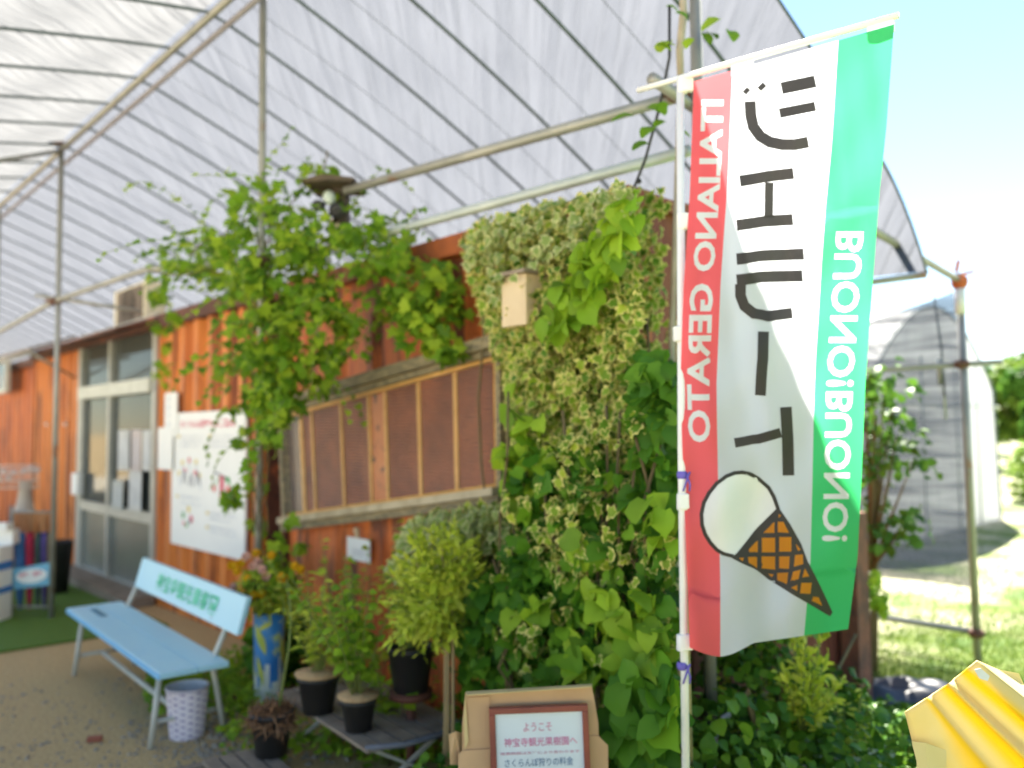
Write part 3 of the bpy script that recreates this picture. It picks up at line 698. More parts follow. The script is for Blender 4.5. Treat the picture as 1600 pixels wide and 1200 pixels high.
b.build("shade_net", net_mat(), label="dark blue-grey shade net hanging left of the far right post", cat="net")
b = MB(); a_ = atY(1456, 440, rp.y + .25); c_ = atY(1478, 655, rp.y + .1)
b.tube([a_, (a_ + c_) / 2 + Vector((.02, 0, 0)), c_], .008, 6); b.tube([atY(1468, 560, rp.y + .15), atY(1471, 600, rp.y + .15)], .022, 6)
b.build("hanging_cord", M_pipeclean, gh)

# second white tunnel greenhouse beyond
g2 = thing("plastic_tunnel", atH(1500, 830, 0), "white plastic tunnel greenhouse standing on the grass beyond the net", "greenhouse")
R2 = atH(1565, 812, 0); W2 = 5.0; H2 = 3.35
def prof2(f): # f 0..1 right to left
    x = f * W2; a = math.pi * f
    z = 1.9 + (H2 - 1.9) * math.sin(a) ** .8 if 0.02 < f < .98 else (1.9 * (f / .02) if f <= .02 else 1.9 * ((1 - f) / .02))
    return x, z
M_pvc = film_mat("white_pvc", (0.50, 0.52, 0.55), (0.68, 0.69, 0.70), .55, R(20), lace=.12)
pts2 = [prof2(i / 30) for i in range(31)]
b = MB(); vs = []
for j in range(13):
    for x, z in pts2: vs.append(R2 - V * x + U * (j * 1.2) + Z * z)
b.add(vs, [(j * 31 + i, j * 31 + i + 1, (j + 1) * 31 + i + 1, (j + 1) * 31 + i) for j in range(12) for i in range(30)], 0, True)
b.build("tunnel_film", M_pvc, g2)
b = MB(); b.add([R2 - V * x + U * .01 + Z * z for x, z in pts2], [tuple(range(31))]); b.build("end_film", M_pvc, g2)
for j in range(0, 13, 2):
    b = MB(); b.tube([R2 - V * x + U * (j * 1.2) + Z * (z + .02) for x, z in pts2], .02, 6); b.build("hoop", M_hoop, g2)
b = MB()
for x in (1.0, 1.9, 3.2): b.tube([R2 - V * x - U * .02, R2 - V * x - U * .02 + Z * 2.6], .015, 6)
b.tube([R2 - U * .02 + Z * 1.9, R2 - V * W2 - U * .02 + Z * 1.9], .015, 6); b.build("end_frame", M_pipeclean, g2)

# ================================================================== FLAG
POLE_Y = 2.63
def interp(y, tab):
    for (y0, v0), (y1, v1) in zip(tab[:-1], tab[1:]):
        if y <= y1 or (y1, v1) == tab[-1]: return v0 + (v1 - v0) * (y - y0) / (y1 - y0)
XL = [(128, 1084), (300, 1078), (450, 1068), (600, 1063), (750, 1068), (900, 1074), (1022, 1078)]
XR = [(38, 1397), (200, 1385), (300, 1374), (450, 1363), (600, 1352), (750, 1346), (870, 1340), (985, 1325)]
YT = lambda a: 128 - 90 * a
def YB(a): return 1012 + 14 * math.sin(math.pi * min(a / .4, 1)) * (1 if a < .4 else 0) - max(0, a - .2) * 36
def ab2px(a, bb):
    yl = YT(0) + (YB(0) - YT(0)) * bb; yr = YT(1) + (YB(1) - YT(1)) * bb
    y = YT(a) + (YB(a) - YT(a)) * bb
    xl, xr = interp(yl, XL), interp(yr, XR)
    return xl + (xr - xl) * a, y
def px2ab(px, py):
    a, bb = .5, .5
    for _ in range(12):
        x, y = ab2px(a, bb); a += (px - x) / 300; bb += (py - y) / 900
    return a, bb
def flag_pt(a, bb, lift=0.0):
    x, y = ab2px(a, bb)
    Yd = POLE_Y - .02 - (.41 * (1 - bb) ** 1.0 - .14 * bb) * a
    rip = .016 * math.sin(a * 11 + bb * 3.5) * a + .012 * math.sin(bb * 15 + a * 5) * min(1, a * 3) + .010 * math.sin(a * 19 - bb * 9 + 1) + .006 * math.sin(bb * 37 + a * 12)
    rip += .030 * a * math.sin(9 * (a * 1.2 - bb * 1.4) + .6) * max(0, 1 - bb * .9) + .010 * math.sin(40 * (a - .55 * bb)) * max(0, .8 - bb)
    rip *= (.35 + .9 * min(1, bb * 2.2)) if bb < .9 else 1.1
    return atY(x, y, Yd + rip - lift)
def cloth(name, c, tr):
    m = mat(name, c, tuple(min(1, x * .97) for x in c), .6, scale=3, bump=.08, bscale=18)
    n, l = m.node_tree.nodes, m.node_tree.links
    t = n.new("ShaderNodeBsdfTranslucent"); t.inputs[0].default_value = (*c, 1)
    ms = n.new("ShaderNodeMixShader"); ms.inputs[0].default_value = tr
    l.new(n["Principled BSDF"].outputs[0], ms.inputs[1]); l.new(t.outputs[0], ms.inputs[2]); l.new(ms.outputs[0], n["Material Output"].inputs[0])
    return m
F_red = cloth("flag_red", (0.92, 0.13, 0.15), .5)
F_wht = cloth("flag_white", (0.70, 0.73, 0.78), .55)
F_grn = cloth("flag_green", (0.05, 0.54, 0.18), .5)
F_ink = cloth("flag_ink", (0.05, 0.046, 0.045), .35)
F_let = cloth("flag_white_letter", (0.86, 0.84, 0.84), .6)
F_ball = mat("scoop_white", (.62, .63, .64), (.58, .60, .62), .6)
F_org = cloth("cone_orange", (0.78, 0.30, 0.02), .5)
fl = thing("banner_flag", Vector((0, 0, 0)) + Vector((atY(1066, 1000, POLE_Y).x, POLE_Y, 0)), "tall red, white and green banner on a white pole with an ice cream cone", "flag")
AR, AG = .193, .722
fb = MB(); cols = [i * AR / 8 for i in range(9)] + [AR + (AG - AR) * i / 22 for i in range(1, 23)] + [AG + (1 - AG) * i / 12 for i in range(1, 13)]
NB = 130; nc = len(cols)
fb.add([flag_pt(a, j / NB) for j in range(NB + 1) for a in cols], [])
for j in range(NB):
    for i in range(8, 30):
        mi = 1
        fb.f.append((j * nc + i, (j + 1) * nc + i, (j + 1) * nc + i + 1, j * nc + i + 1)); fb.m.append(mi); fb.sm.append(True)
def press(verts_ab, faces, m, lift):
    """lay flat artwork given in flag coordinates onto the rippled cloth, cutting it finely so it follows"""
    bm = bmesh.new(); vs = [bm.verts.new((x, y, 0)) for x, y in verts_ab]
    for f in faces:
        try: bm.faces.new([vs[i] for i in f])
        except ValueError: pass
    bmesh.ops.triangulate(bm, faces=bm.faces[:])
    xs = [v.co.x for v in bm.verts]; ys = [v.co.y for v in bm.verts]
    k = math.floor(min(xs) / .03) + 1
    while k * .03 < max(xs) - 1e-4: bmesh.ops.bisect_plane(bm, geom=bm.verts[:] + bm.edges[:] + bm.faces[:], plane_co=(k * .03, 0, 0), plane_no=(1, 0, 0)); k += 1
    k = math.floor(min(ys) / .012) + 1
    while k * .012 < max(ys) - 1e-4: bmesh.ops.bisect_plane(bm, geom=bm.verts[:] + bm.edges[:] + bm.faces[:], plane_co=(0, k * .012, 0), plane_no=(0, 1, 0)); k += 1
    bm.verts.ensure_lookup_table(); bm.verts.index_update()
    fb.add([flag_pt(v.co.x, v.co.y, lift) for v in bm.verts], [tuple(v.index for v in f.verts) for f in bm.faces], m, True)
    bm.free()
def strip_with_text(a0, a1, m, items, mt):
    """one strip of cloth whose lettering is dyed through: the letters are cut out of the strip and filled with their own colour"""
    cu = bpy.data.curves.new("strip", 'CURVE'); cu.dimensions = '2D'; cu.fill_mode = 'BOTH'; cu.resolution_u = 3
    KX, KY_ = 3.0, 9.0
    def addpoly(P_):
        sp = cu.splines.new('POLY'); sp.points.add(len(P_) - 1); sp.use_cyclic_u = True
        for q_, pt_ in zip(sp.points, P_): q_.co = (pt_[0] * KX, pt_[1] * KY_, 0, 1)
    addpoly([(a0, 0)] + [(a0, i / 40) for i in range(1, 40)] + [(a0, 1), (a1, 1)] + [(a1, 1 - i / 40) for i in range(1, 40)] + [(a1, 0)])
    for (s_, ab, ac_, y0, y1, bold) in items:
        me = text2d(s_, 1, bold); co = np.array([v.co[:] for v in me.vertices]); mn, mx = co.min(0), co.max(0)
        vs = []
        for c in co:
            f = (c[0] - mn[0]) / (mx[0] - mn[0]); py = y0 + (y1 - y0) * f; a = ab + (ac_ - ab) * (c[1] / .73); yt, yb = YT(a), YB(a); vs.append((a, (py - yt) / (yb - yt)))
        press(vs, [tuple(p.vertices) for p in me.polygons], mt, 0.0)
        # boundary loops of the glyph fill
        cnt = {}
        for p in me.polygons:
            for e in p.edge_keys: cnt[e] = cnt.get(e, 0) + 1
        adj = {}
        for (u, v), c in cnt.items():
            if c == 1: adj.setdefault(u, []).append(v); adj.setdefault(v, []).append(u)
        seen = set()
        for st_ in adj:
            if st_ in seen: continue
            loop = [st_]; seen.add(st_); cur = st_
            while True:
                nx_ = [w for w in adj[cur] if w not in seen]
                if not nx_: break
                cur = nx_[0]; seen.add(cur); loop.append(cur)
            if len(loop) > 2: addpoly([vs[i] for i in loop])
        bpy.data.meshes.remove(me)
    o = bpy.data.objects.new("strip", cu); COL.objects.link(o); dg = bpy.context.evaluated_depsgraph_get(); dg.update()
    me = bpy.data.meshes.new_from_object(o.evaluated_get(dg)); bpy.data.objects.remove(o); bpy.data.curves.remove(cu)
    press([(v.co.x / KX, v.co.y / KY_) for v in me.vertices], [tuple(p.vertices) for p in me.polygons], m, 0.0); bpy.data.meshes.remove(me)
def poly(pts, m, lift): press([px2ab(*p) for p in pts], [tuple(range(len(pts)))], m, lift)
def stroke(pts, wd, m=3, lift=.0016, w1=None):
    w1 = w1 or wd; n_ = len(pts); L = []; Rr = []
    for i, (x, y) in enumerate(pts):
        x0, y0 = pts[max(i - 1, 0)]; x1, y1 = pts[min(i + 1, n_ - 1)]
        d = math.hypot(x1 - x0, y1 - y0); nx, ny = -(y1 - y0) / d, (x1 - x0) / d
        h = (wd + (w1 - wd) * i / (n_ - 1)) / 2
        L.append((x + nx * h, y + ny * h)); Rr.append((x - nx * h, y - ny * h))
    press([px2ab(*p) for p in L + Rr], [(i, i + 1, n_ + i + 1, n_ + i) for i in range(n_ - 1)], m, lift)
strip_with_text(0.0, AR, 0, [("ITALIANO", .150, .040, 156, 424, .028), ("GERATO", .150, .032, 443, 691, .028)], 4)
strip_with_text(AG, 1.0, 2, [("BUONO!", .928, .782, 362, 604, .02), ("BUONO!", .928, .782, 612, 846, .02)], 4)
# big kana, traced strokes (seen from the back, so mirrored)
stroke([(1221, 138), (1274, 127)], 19); stroke([(1218, 177), (1274, 166)], 15)
stroke([(1172, 158), (1173, 180), (1177, 198), (1188, 213), (1203, 222), (1222, 226), (1242, 226), (1263, 222)], 18)
stroke([(1163, 146), (1170, 138)], 8); stroke([(1186, 140), (1195, 131)], 9)
stroke([(1156, 283), (1240, 271)], 18); stroke([(1151, 352), (1239, 343)], 18); stroke([(1202, 285), (1201, 340)], 14, lift=.0019)
stroke([(1151, 405), (1256, 397)], 18); stroke([(1151, 438), (1254, 431)], 18)
stroke([(1157, 444), (1157, 462), (1163, 478), (1178, 490), (1200, 494), (1238, 489)], 17, lift=.0019)
stroke([(1193, 518), (1192, 560), (1188, 618)], 17)
stroke([(1228, 636), (1231, 690), (1232, 743)], 18); stroke([(1148, 692), (1185, 686), (1220, 676)], 15, lift=.0019)
# ice cream cone
ball = []
for i in range(49):
    t_ = i / 48
    ang = math.radians(15 + 270 * t_)
    ball.append((1153 + 60 * math.cos(ang) * (1.0), 803 - 67 * math.sin(ang)))
ring = [(1216, 796), (1209, 776), (1201, 762), (1185, 748), (1170, 740), (1160, 738), (1148, 739), (1135, 744), (1120, 755), (1108, 770), (1100, 785), (1096, 803), (1097, 820), (1102, 835), (1110, 848), (1120, 859), (1130, 865), (1146, 869)]
poly(ring, 6, .0012)
stroke(ring, 6)
cone = [(1216, 792), (1234, 818), (1252, 850), (1262, 877), (1301, 957), (1297, 963), (1288, 958), (1240, 930), (1200, 905), (1142, 871), (1152, 864)]
poly(cone, 3, .0017)
orange = [[(600,440),(560,480),(520,520),(600,520)], [(625,440),(665,440),(705,520),(625,515)], [(480,575),(415,640),(420,660),(480,660)], [(510,555),(605,555),(605,660),(510,660)], [(635,550),(722,550),(722,655),(635,655)], [(755,600),(790,640),(770,650)], [(410,695),(475,695),(475,775),(415,735)], [(508,690),(605,690),(605,785),(508,775)], [(635,690),(710,690),(705,780),(635,775)], [(750,680),(805,675),(808,745),(740,765)], [(555,815),(595,820),(580,840)], [(620,810),(700,805),(690,890),(620,860)], [(735,800),(790,785),(770,870),(715,880)], [(820,775),(855,840),(800,850)], [(720,915),(765,895),(765,940)], [(795,880),(870,880),(860,960),(785,955)], [(880,980),(920,985),(945,1045),(870,1010)], [(630,385),(648,395),(632,412)], [(345,700),(380,700),(370,725)]]
for pg in orange: poly([(1080 + x / 4.617, 720 + y / 4.617) for x, y in pg], 5, .0023)
fb.build("cloth", [F_red, F_wht, F_grn, F_ink, F_let, F_org, F_ball], fl)
b = MB(); pt = atY(1063, 122, POLE_Y); pb = Vector((atY(1068, 1150, POLE_Y).x, POLE_Y, -.1)); mid = atY(1065, 700, POLE_Y)
b.tube([pb, mid, pt], .0125, 12); b.build("pole", M_white, fl)
b = MB(); be = atY(1404, 24, 2.20); dv = (be - pt).normalized()
b.tube([pt - dv * .16, pt, be], .0095, 10); b.build("top_bar", M_white, fl)
for (px, py) in ((1075, 132), (1070, 345), (1060, 522), (1068, 783), (1074, 1003)):
    b = MB(); c = atY(px, py, POLE_Y - .006); b.box(c, Vector((.016, 0, 0)), Vector((0, .012, 0)), Vector((0, 0, .024)))
    b.tube([atY(1066, py - 12, POLE_Y), atY(1066, py + 14, POLE_Y)], .018, 12); b.build("clip", M_white, fl, bevel=.004)
for f in (.32, .93):
    b = MB(); c = pt + (be - pt) * f; b.box(c - Z * .02, dv * .035, V * .004, Z * .022); b.build("bar_loop", F_wht, fl)
M_tie = mat("purple_tie", (0.16, 0.12, 0.5), (0.12, 0.1, 0.4), .7)
for py, k in ((742, 0), (1040, 1)):
    b = MB(); c = atY(1066, py, POLE_Y)
    b.lathe([(.0135, -.012), (.017, -.006), (.017, .006), (.0135, .012)], c, 12)
    for s_ in (-1, 1): b.tube([c + Vector((.012, -.014, 0)), c + Vector((.02, -.02, -.02 * s_ - .01)), c + Vector((.008 + .01 * s_, -.018, -.05))], .003, 5)
    b.build("tie", M_tie, fl)
# bamboo pole behind the flag pole and the climbing stem
b = MB(); q = atY(1058, 600, 2.9); b.tube([Vector((q.x + .02, 2.9, 0)), atY(1060, 500, 2.9)], .011, 8); b.build("garden_stake", mat("bamboo", (.42, .36, .18), (.34, .30, .14), .6), label="thin bamboo stake standing just left of the flag pole", cat="stake")
b = MB(); b.tube([atY(1066, -60, 3.3), atY(1068, 20, 3.28), atY(1062, 80, 3.27), atY(1064, 135, 3.3), atY(1058, 300, 3.35), atY(1050, 520, 3.3), atY(1052, 800, 3.2), Vector((.62, 3.1, 0))], [.012, .016, .015, .014, .013, .013, .014, .016], 8)
vt = b.build("climbing_stem", mat("beige_bark", (.42, .36, .26), (.32, .27, .19), .8), label="beige woody climber stem going up beside the near post", cat="climber")
pts_ = [(1040, 10), (1030, 70), (1045, 65), (1082, 60), (1098, 52), (1140, 48), (1126, 30), (1022, 200), (1015, 225), (1040, 190), (1055, 20), (1025, 72), (1010, 168), (990, 182), (1030, 160), (1058, 205), (1120, 62)]
pos = [atY(x, y, 3.25 + random.uniform(-.1, .1)) for x, y in pts_]
leaves("foliage", G_hop, pos, [Vector((random.uniform(-1, 1), random.uniform(-.4, 0), random.uniform(-.5, .1))) for _ in pos], [Vector((random.uniform(-.3, .3), -.6, 1)) for _ in pos], [random.uniform(.05, .085) for _ in pos], SH_ROUND, vt)
b = MB(); b.tube([atY(1046, 10, 3.2), atY(1046, 90, 3.22), atY(1030, 170, 3.25), atY(1008, 250, 3.3), atY(992, 290, 3.34), atY(960, 350, 3.36), atY(950, 380, 3.36)], .006, 6)
b.ball(atY(998, 283, 3.3), .012); b.build("hanging_cable", M_rope, label="black cable drooping from the near post down into the ivy", cat="cable")

# ================================================================== AC UNIT ON ROOF
ac = thing("outdoor_unit", pW(203, 480, .5), "cream air conditioner outdoor unit on the orange container roof", "air conditioner")
a0, _ = onW(226, 490, .18); a1 = onW(178, 490, .18)[0]
zt_ = onW(182, 457, .2)[1]
b = MB(); b.wbox(a0, a1, .18, .40, HT + .02, zt_); b.build("case", mat("cream_enamel", (.75, .68, .50), (.66, .59, .43), .5), ac, bevel=.01)
b = MB(); b.wbox(a0 + .05, a1 - .14, .165, .18, HT + .06, zt_ - .03); b.build("front_panel", mat("brown_grille_panel", (.16, .12, .09), (.12, .09, .07), .6), ac)
b = MB(); tc_ = (a0 + a1) / 2 - .05; zc_ = (HT + zt_) / 2 + .02
for r_ in (.06, .11, .16, .20):
    b.tube([P(tc_ + r_ * math.cos(x * math.pi / 12), .155, zc_ + r_ * math.sin(x * math.pi / 12)) for x in range(25)], .004, 5)
b.build("fan_grille", M_black, ac)
b = MB()
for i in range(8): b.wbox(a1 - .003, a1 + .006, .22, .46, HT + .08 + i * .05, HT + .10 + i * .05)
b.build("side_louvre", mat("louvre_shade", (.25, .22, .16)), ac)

# ================================================================== LAMP ON PIPE END (little roof, white globe)
lp = thing("yard_lamp", atY(520, 330, 4.8), "weathered wooden box lamp with a little roof and white globe among the vines", "lamp")
dl = 4.85
def aL(px, py, Y=dl): return atY(px, py, Y)
b = MB(); tp_ = [(466, 281), (505, 271), (553, 277), (549, 283), (510, 281), (472, 285)]
b.slab([aL(x, y, dl - .2) for x, y in tp_], Vector((0, .42, .03))); b.build("roof_board", mat("lamp_roof_wood", (.13, .095, .06), (.08, .06, .04), .8), lp)
b = MB(); b.hexa([aL(520, 350), aL(541, 346), aL(541, 346) + Vector((0, .12, 0)), aL(520, 350) + Vector((0, .12, 0))], [aL(519, 283), aL(541, 281), aL(541, 281) + Vector((0, .12, 0)), aL(519, 283) + Vector((0, .12, 0))]); b.build("bracket", mat("lamp_bracket_wood", (.10, .075, .06), (.06, .05, .04), .8), lp)
b = MB(); b.ball(aL(514, 309, dl - .05), .037, (1, 1, 1.2)); b.build("globe", mat("milky_glass", (.62, .70, .66), (.58, .66, .62), .3), lp)
for x, y, r_ in ((499, 321, .035), (528, 329, .047)):
    b = MB(); c = aL(x, y, dl - .06); d_ = Vector((-.3, -1, -.35)).normalized(); b.lathe([(0, -.04), (r_ * .6, -.04), (r_, .02), (r_ * .95, .03), (0, .015)], c, 18, d_); b.build("spotlight", M_black, lp)
b = MB(); b.hexa([aL(512, 381), aL(537, 376), aL(537, 376) + Vector((0, .08, 0)), aL(512, 381) + Vector((0, .08, 0))], [aL(517, 342), aL(527, 341), aL(527, 341) + Vector((0, .08, 0)), aL(517, 342) + Vector((0, .08, 0))]); b.build("base_wedge", M_woodpale, lp)

# ================================================================== BIRD BOX ON IVY
bb_ = thing("bird_box", pW(805, 470, -.42), "pale narrow wooden bird box half swallowed by the ivy", "bird box")
w_ = -.44
tl, zl = onW(784, 512, w_); tr_, _ = onW(822, 512, w_); ztp = onW(804, 430, w_)[1]
b = MB(); b.wbox(tr_, tl, w_, w_ + .14, zl, ztp); b.build("box_body", M_woodpale, bb_, bevel=.003)
b = MB(); b.wbox(tr_ - .02, tl + .02, w_ - .03, w_ + .16, ztp, ztp + .015); b.build("lid", M_wood, bb_)

# ================================================================== CLIPPED NOTE, POSTERS, NOTICES
nt = thing("clipped_note", pW(561, 855, -.03), "small white card held by a clip under the reed-screened window", "note")
t_a, z_a = onW(579, 880, -.03); t_b, z_b = onW(543, 838, -.03)
b = MB(); b.wbox(t_a, t_b, -.034, -.030, z_a, z_b)
ext = -.036
for i, (y0_, y1_) in enumerate(((.25, .30), (.36, .41), (.47, .52))):
    b.wbox(t_a + (t_b - t_a) * .25, t_a + (t_b - t_a) * .75, ext, -.0345, z_a + (z_b - z_a) * y0_, z_a + (z_b - z_a) * (y0_ + .025), 1)
b.build("card", [M_paper, mat("grey_ink", (.35, .36, .4), (.42, .43, .46), .8)], nt)
b = MB(); c0 = pW(558, 832, -.04); b.box(c0, U * .012, V * .01, Z * .03); b.ball(pW(556, 828, -.045), .016); b.build("clip", M_woodpale, nt)

M_inkpink = mat("pink_ink", (.75, .12, .18), (.7, .2, .25), .8); M_inkgrey = mat("blue_grey_ink", (.50, .54, .62), (.58, .60, .66), .8); M_inky = mat("yellow_ink", (.80, .62, .15), (.75, .55, .1), .8)
M_inkg = mat("leaf_green_ink", (.10, .35, .10), (.15, .4, .12), .8); M_inkred = mat("red_ink", (.75, .06, .05), (.7, .1, .08), .8); M_inkk = mat("dark_ink", (.12, .12, .16), (.2, .2, .25), .8)
PQ = [(282, 645), (387, 638), (381, 872), (256, 848)]
PQ = [(279, 647), (388, 637), (378, 872), (257, 849)]
WP = -.035
pq = [onW(*p, WP) for p in PQ]
# the board is a real rectangle: average the traced corners
pt0 = (pq[1][0] + pq[2][0]) / 2; pt1 = (pq[0][0] + pq[3][0]) / 2; pz1 = (pq[0][1] + pq[1][1]) / 2; pz0 = (pq[2][1] + pq[3][1]) / 2
def pp(fx, fy, w=WP): return P(pt1 + (pt0 - pt1) * fx, w, pz1 + (pz0 - pz1) * fy)
b = MB(); b.wbox(pt0, pt1, WP, WP + .02, pz0, pz1)
EXx, EYy = -U, Z
LW, LH = pt1 - pt0, pz1 - pz0
lift = -V * .002
def pr(fx0, fx1, fy0, fy1, m, k=1): 
    b.add([pp(fx0, fy1) - V * .0015 * k, pp(fx1, fy1) - V * .0015 * k, pp(fx1, fy0) - V * .0015 * k, pp(fx0, fy0) - V * .0015 * k], [(0, 1, 2, 3)], m)
text_on(b, "さくらんぼ狩りのご案内", pp(.13, .115), EXx, EYy, width=LW * .74, height=LH * .055, bold=.03, m=1, lift=lift)
for (fx, fy, ww) in ((.13, .19, .34), (.13, .225, .34), (.13, .26, .28), (.57, .19, .34), (.57, .225, .34), (.57, .26, .30), (.12, .645, .32), (.16, .69, .28), (.55, .735, .35), (.57, .77, .26), (.55, .83, .35), (.57, .86, .34)):
    text_on(b, random.choice(["大きな赤い実をえらんで", "やさしくとりましょう", "枝を折らないように", "たねは箱にいれます"]), pp(fx, fy), EXx, EYy, width=LW * ww, height=LH * .022, bold=.01, m=2, lift=lift)
for fx, fy in ((.10, .17), (.54, .17), (.08, .625), (.52, .715), (.52, .815)): pr(fx, fx + .03, fy, fy + .02, 3)
# little drawings: people picking, a cherry pair, a fruit basket
def disc(fx, fy, r, m, k=1, sy=1):
    n_ = 14; b.add([pp(fx + r / LW * math.cos(i * 6.2832 / n_), fy + sy * r / LH * math.sin(i * 6.2832 / n_)) - V * .0015 * k for i in range(n_)], [tuple(range(n_))], m)
def line(p, q_, wd, m): 
    d = Vector((q_[0] - p[0], q_[1] - p[1])); d.normalize(); nx, ny = -d.y * wd, d.x * wd
    b.add([pp(p[0] + nx, p[1] + ny) + lift, pp(q_[0] + nx, q_[1] + ny) + lift, pp(q_[0] - nx, q_[1] - ny) + lift, pp(p[0] - nx, p[1] - ny) + lift], [(0, 1, 2, 3)], m)
for fx, fy, m_ in ((.17, .38, 3), (.27, .36, 5), (.37, .37, 3), (.21, .44, 1), (.36, .45, 5), (.42, .47, 3), (.12, .46, 3)): disc(fx, fy, .028, m_); line((fx, fy), (fx + .02, fy + .10), .006, 2)
for fx, fy in ((.20, .50), (.30, .52), (.40, .50)): line((fx, fy - .06), (fx - .02, fy + .03), .007, 6); line((fx, fy - .06), (fx + .03, fy + .03), .007, 6)
line((.62, .43), (.80, .47), .006, 6); line((.70, .45), (.62, .53), .005, 4); line((.72, .45), (.72, .60), .03, 1); line((.74, .46), (.86, .53), .005, 4)
disc(.62, .545, .03, 5); disc(.80, .545, .034, 5, 1.5); disc(.86, .555, .034, 5, 2); disc(.80, .48, .035, 4, 2, .8)
disc(.19, .77, .03, 4); disc(.27, .72, .03, 3); disc(.31, .79, .035, 1); disc(.29, .81, .022, 6, 2); disc(.24, .84, .025, 4); disc(.20, .83, .02, 1)
b.build("information_board", [M_paper, M_inkpink, M_inkgrey, M_inky, M_inkg, M_inkred, M_inkk], label="big white illustrated poster board on the orange corrugated wall", cat="poster")
b = MB(); na, nz0 = onW(276, 735, -.05); nb_, nz1 = onW(250, 612, -.05); nm = (nz0 + nz1) / 2
b.wbox(na + .02, nb_ - .12, -.05, -.037, nz1 - .42, nz1 - .02); b.wbox(na + .09, nb_, -.062, -.0505, nz0, nz1 - .33)
for i, f in enumerate((.12, .3, .48, .66, .84)):
    text_on(b, "営業案内中"[i], P(nb_ - .20, -.0505, nz1 - .10 - .075 * i), EXx, EYy, width=.05, height=.05, m=1, lift=lift)
b.build("narrow_sign", [M_paper, M_inkgrey], label="narrow white stepped sign overlapping the poster's upper left edge", cat="sign")
notes = [((184, 734), (203, 672), "tall white notice at upper left of the door glass papers"), ((205, 735), (221, 671), "pinkish white notice in the middle of the upper row on the door"), ((222, 735), (236, 672), "white notice at upper right on the door glass"), ((175, 795), (193, 752), "faded small notice at lower left on the door glass"), ((201, 796), (222, 737), "bright white slip hanging lowest on the door glass")]
for i, (lo, hi, lab) in enumerate(notes):
    ta_, za_ = onW(lo[0], lo[1], -.035); tb_, zb_ = onW(hi[0], hi[1], -.035); b = MB()
    lo_t, hi_t = min(ta_, tb_), max(ta_, tb_)
    b.wbox(lo_t + .01, hi_t, -.037, -.034, za_, zb_)
    for k in range(5): b.wbox(lo_t + .04, hi_t - .04, -.0395, -.0372, za_ + (zb_ - za_) * (.2 + .13 * k), za_ + (zb_ - za_) * (.2 + .13 * k) + .008, 1)
    b.build("paper_notice", [mat("notice_%d" % i, (.62, .62, .60) if i not in (1, 3) else ((.60, .52, .50) if i == 1 else (.48, .5, .47)), None, .7), M_inkgrey], label=lab, cat="notice", group="papers taped to the glass door")
b = MB(); ta_, za_ = onW(168, 760, .2); b.wbox(ta_, ta_ + .28, .18, .20, za_ - .06, za_ + .06)
b.build("price_card", M_inky, label="yellow card visible low behind the left door glass", cat="card")
b = MB(); ta_, za_ = onW(112, 772, -.06); tb_, zb_ = onW(122, 740, -.06); b.wbox(tb_, ta_, -.07, -.005, za_, zb_)
b.build("wall_box", M_paper, None, bevel=.006, label="small white box fixed at the left edge of the glass door", cat="box")
for (x, y, lab) in ((73, 663, "dull insulator knob on the orange wall, left of its white twin"), (102, 663, "white round insulator knob on the orange wall right of the post")):
    b = MB(); b.ball(pW(x, y, -.02), .022); tag(b.build("knob", M_paper, ca), lab)

# ================================================================== BENCH
bn = thing("bench", atH(230, 1010, 0), "pale blue wooden bench with cream metal legs and green lettering on its back", "bench")
SH = .40
A_ = atH(250, 1053, SH); B_ = atH(105, 950, SH); D_ = atH(358, 1033, SH)
bu = (B_ - A_); BLn = bu.length; bu.normalize(); bv = Vector((bu.y, -bu.x, 0))
if bv.dot(D_ - A_) < 0: bv = -bv
BD = (D_ - A_).dot(bv)
def Bp(s_, d_, z): return A_ + bu * s_ + bv * d_ + Z * (z - SH)
def bbox(mb, s0, s1, d0_, d1_, z0_, z1_, m=0): mb.hexa([Bp(s0, d0_, z0_), Bp(s1, d0_, z0_), Bp(s1, d1_, z0_), Bp(s0, d1_, z0_)], [Bp(s0, d0_, z1_), Bp(s1, d0_, z1_), Bp(s1, d1_, z1_), Bp(s0, d1_, z1_)], m)
for i, (x0_, x1_) in enumerate(((0, BD * .54), (BD * .55, BD))):
    b = MB(); bbox(b, 0, BLn, x0_, x1_, SH - .03, SH); b.build("seat_plank", M_blue, bn, bevel=.004)
b = MB(); bbox(b, .002, BLn - .002, -.006, -.0005, SH - .032, SH - .004); b.build("seat_edge", M_blueedge, bn)
b = MB(); bbox(b, BLn - .46, BLn - .16, BD * .30, BD * .42, SH + .0015, SH + .004); b.build("seat_stain", mat("dark_blue_patch", (.06, .18, .24), (.12, .28, .36), .6), bn)
zb_l = atY(208, 915, Bp(BLn, BD + .05, 0).y).z
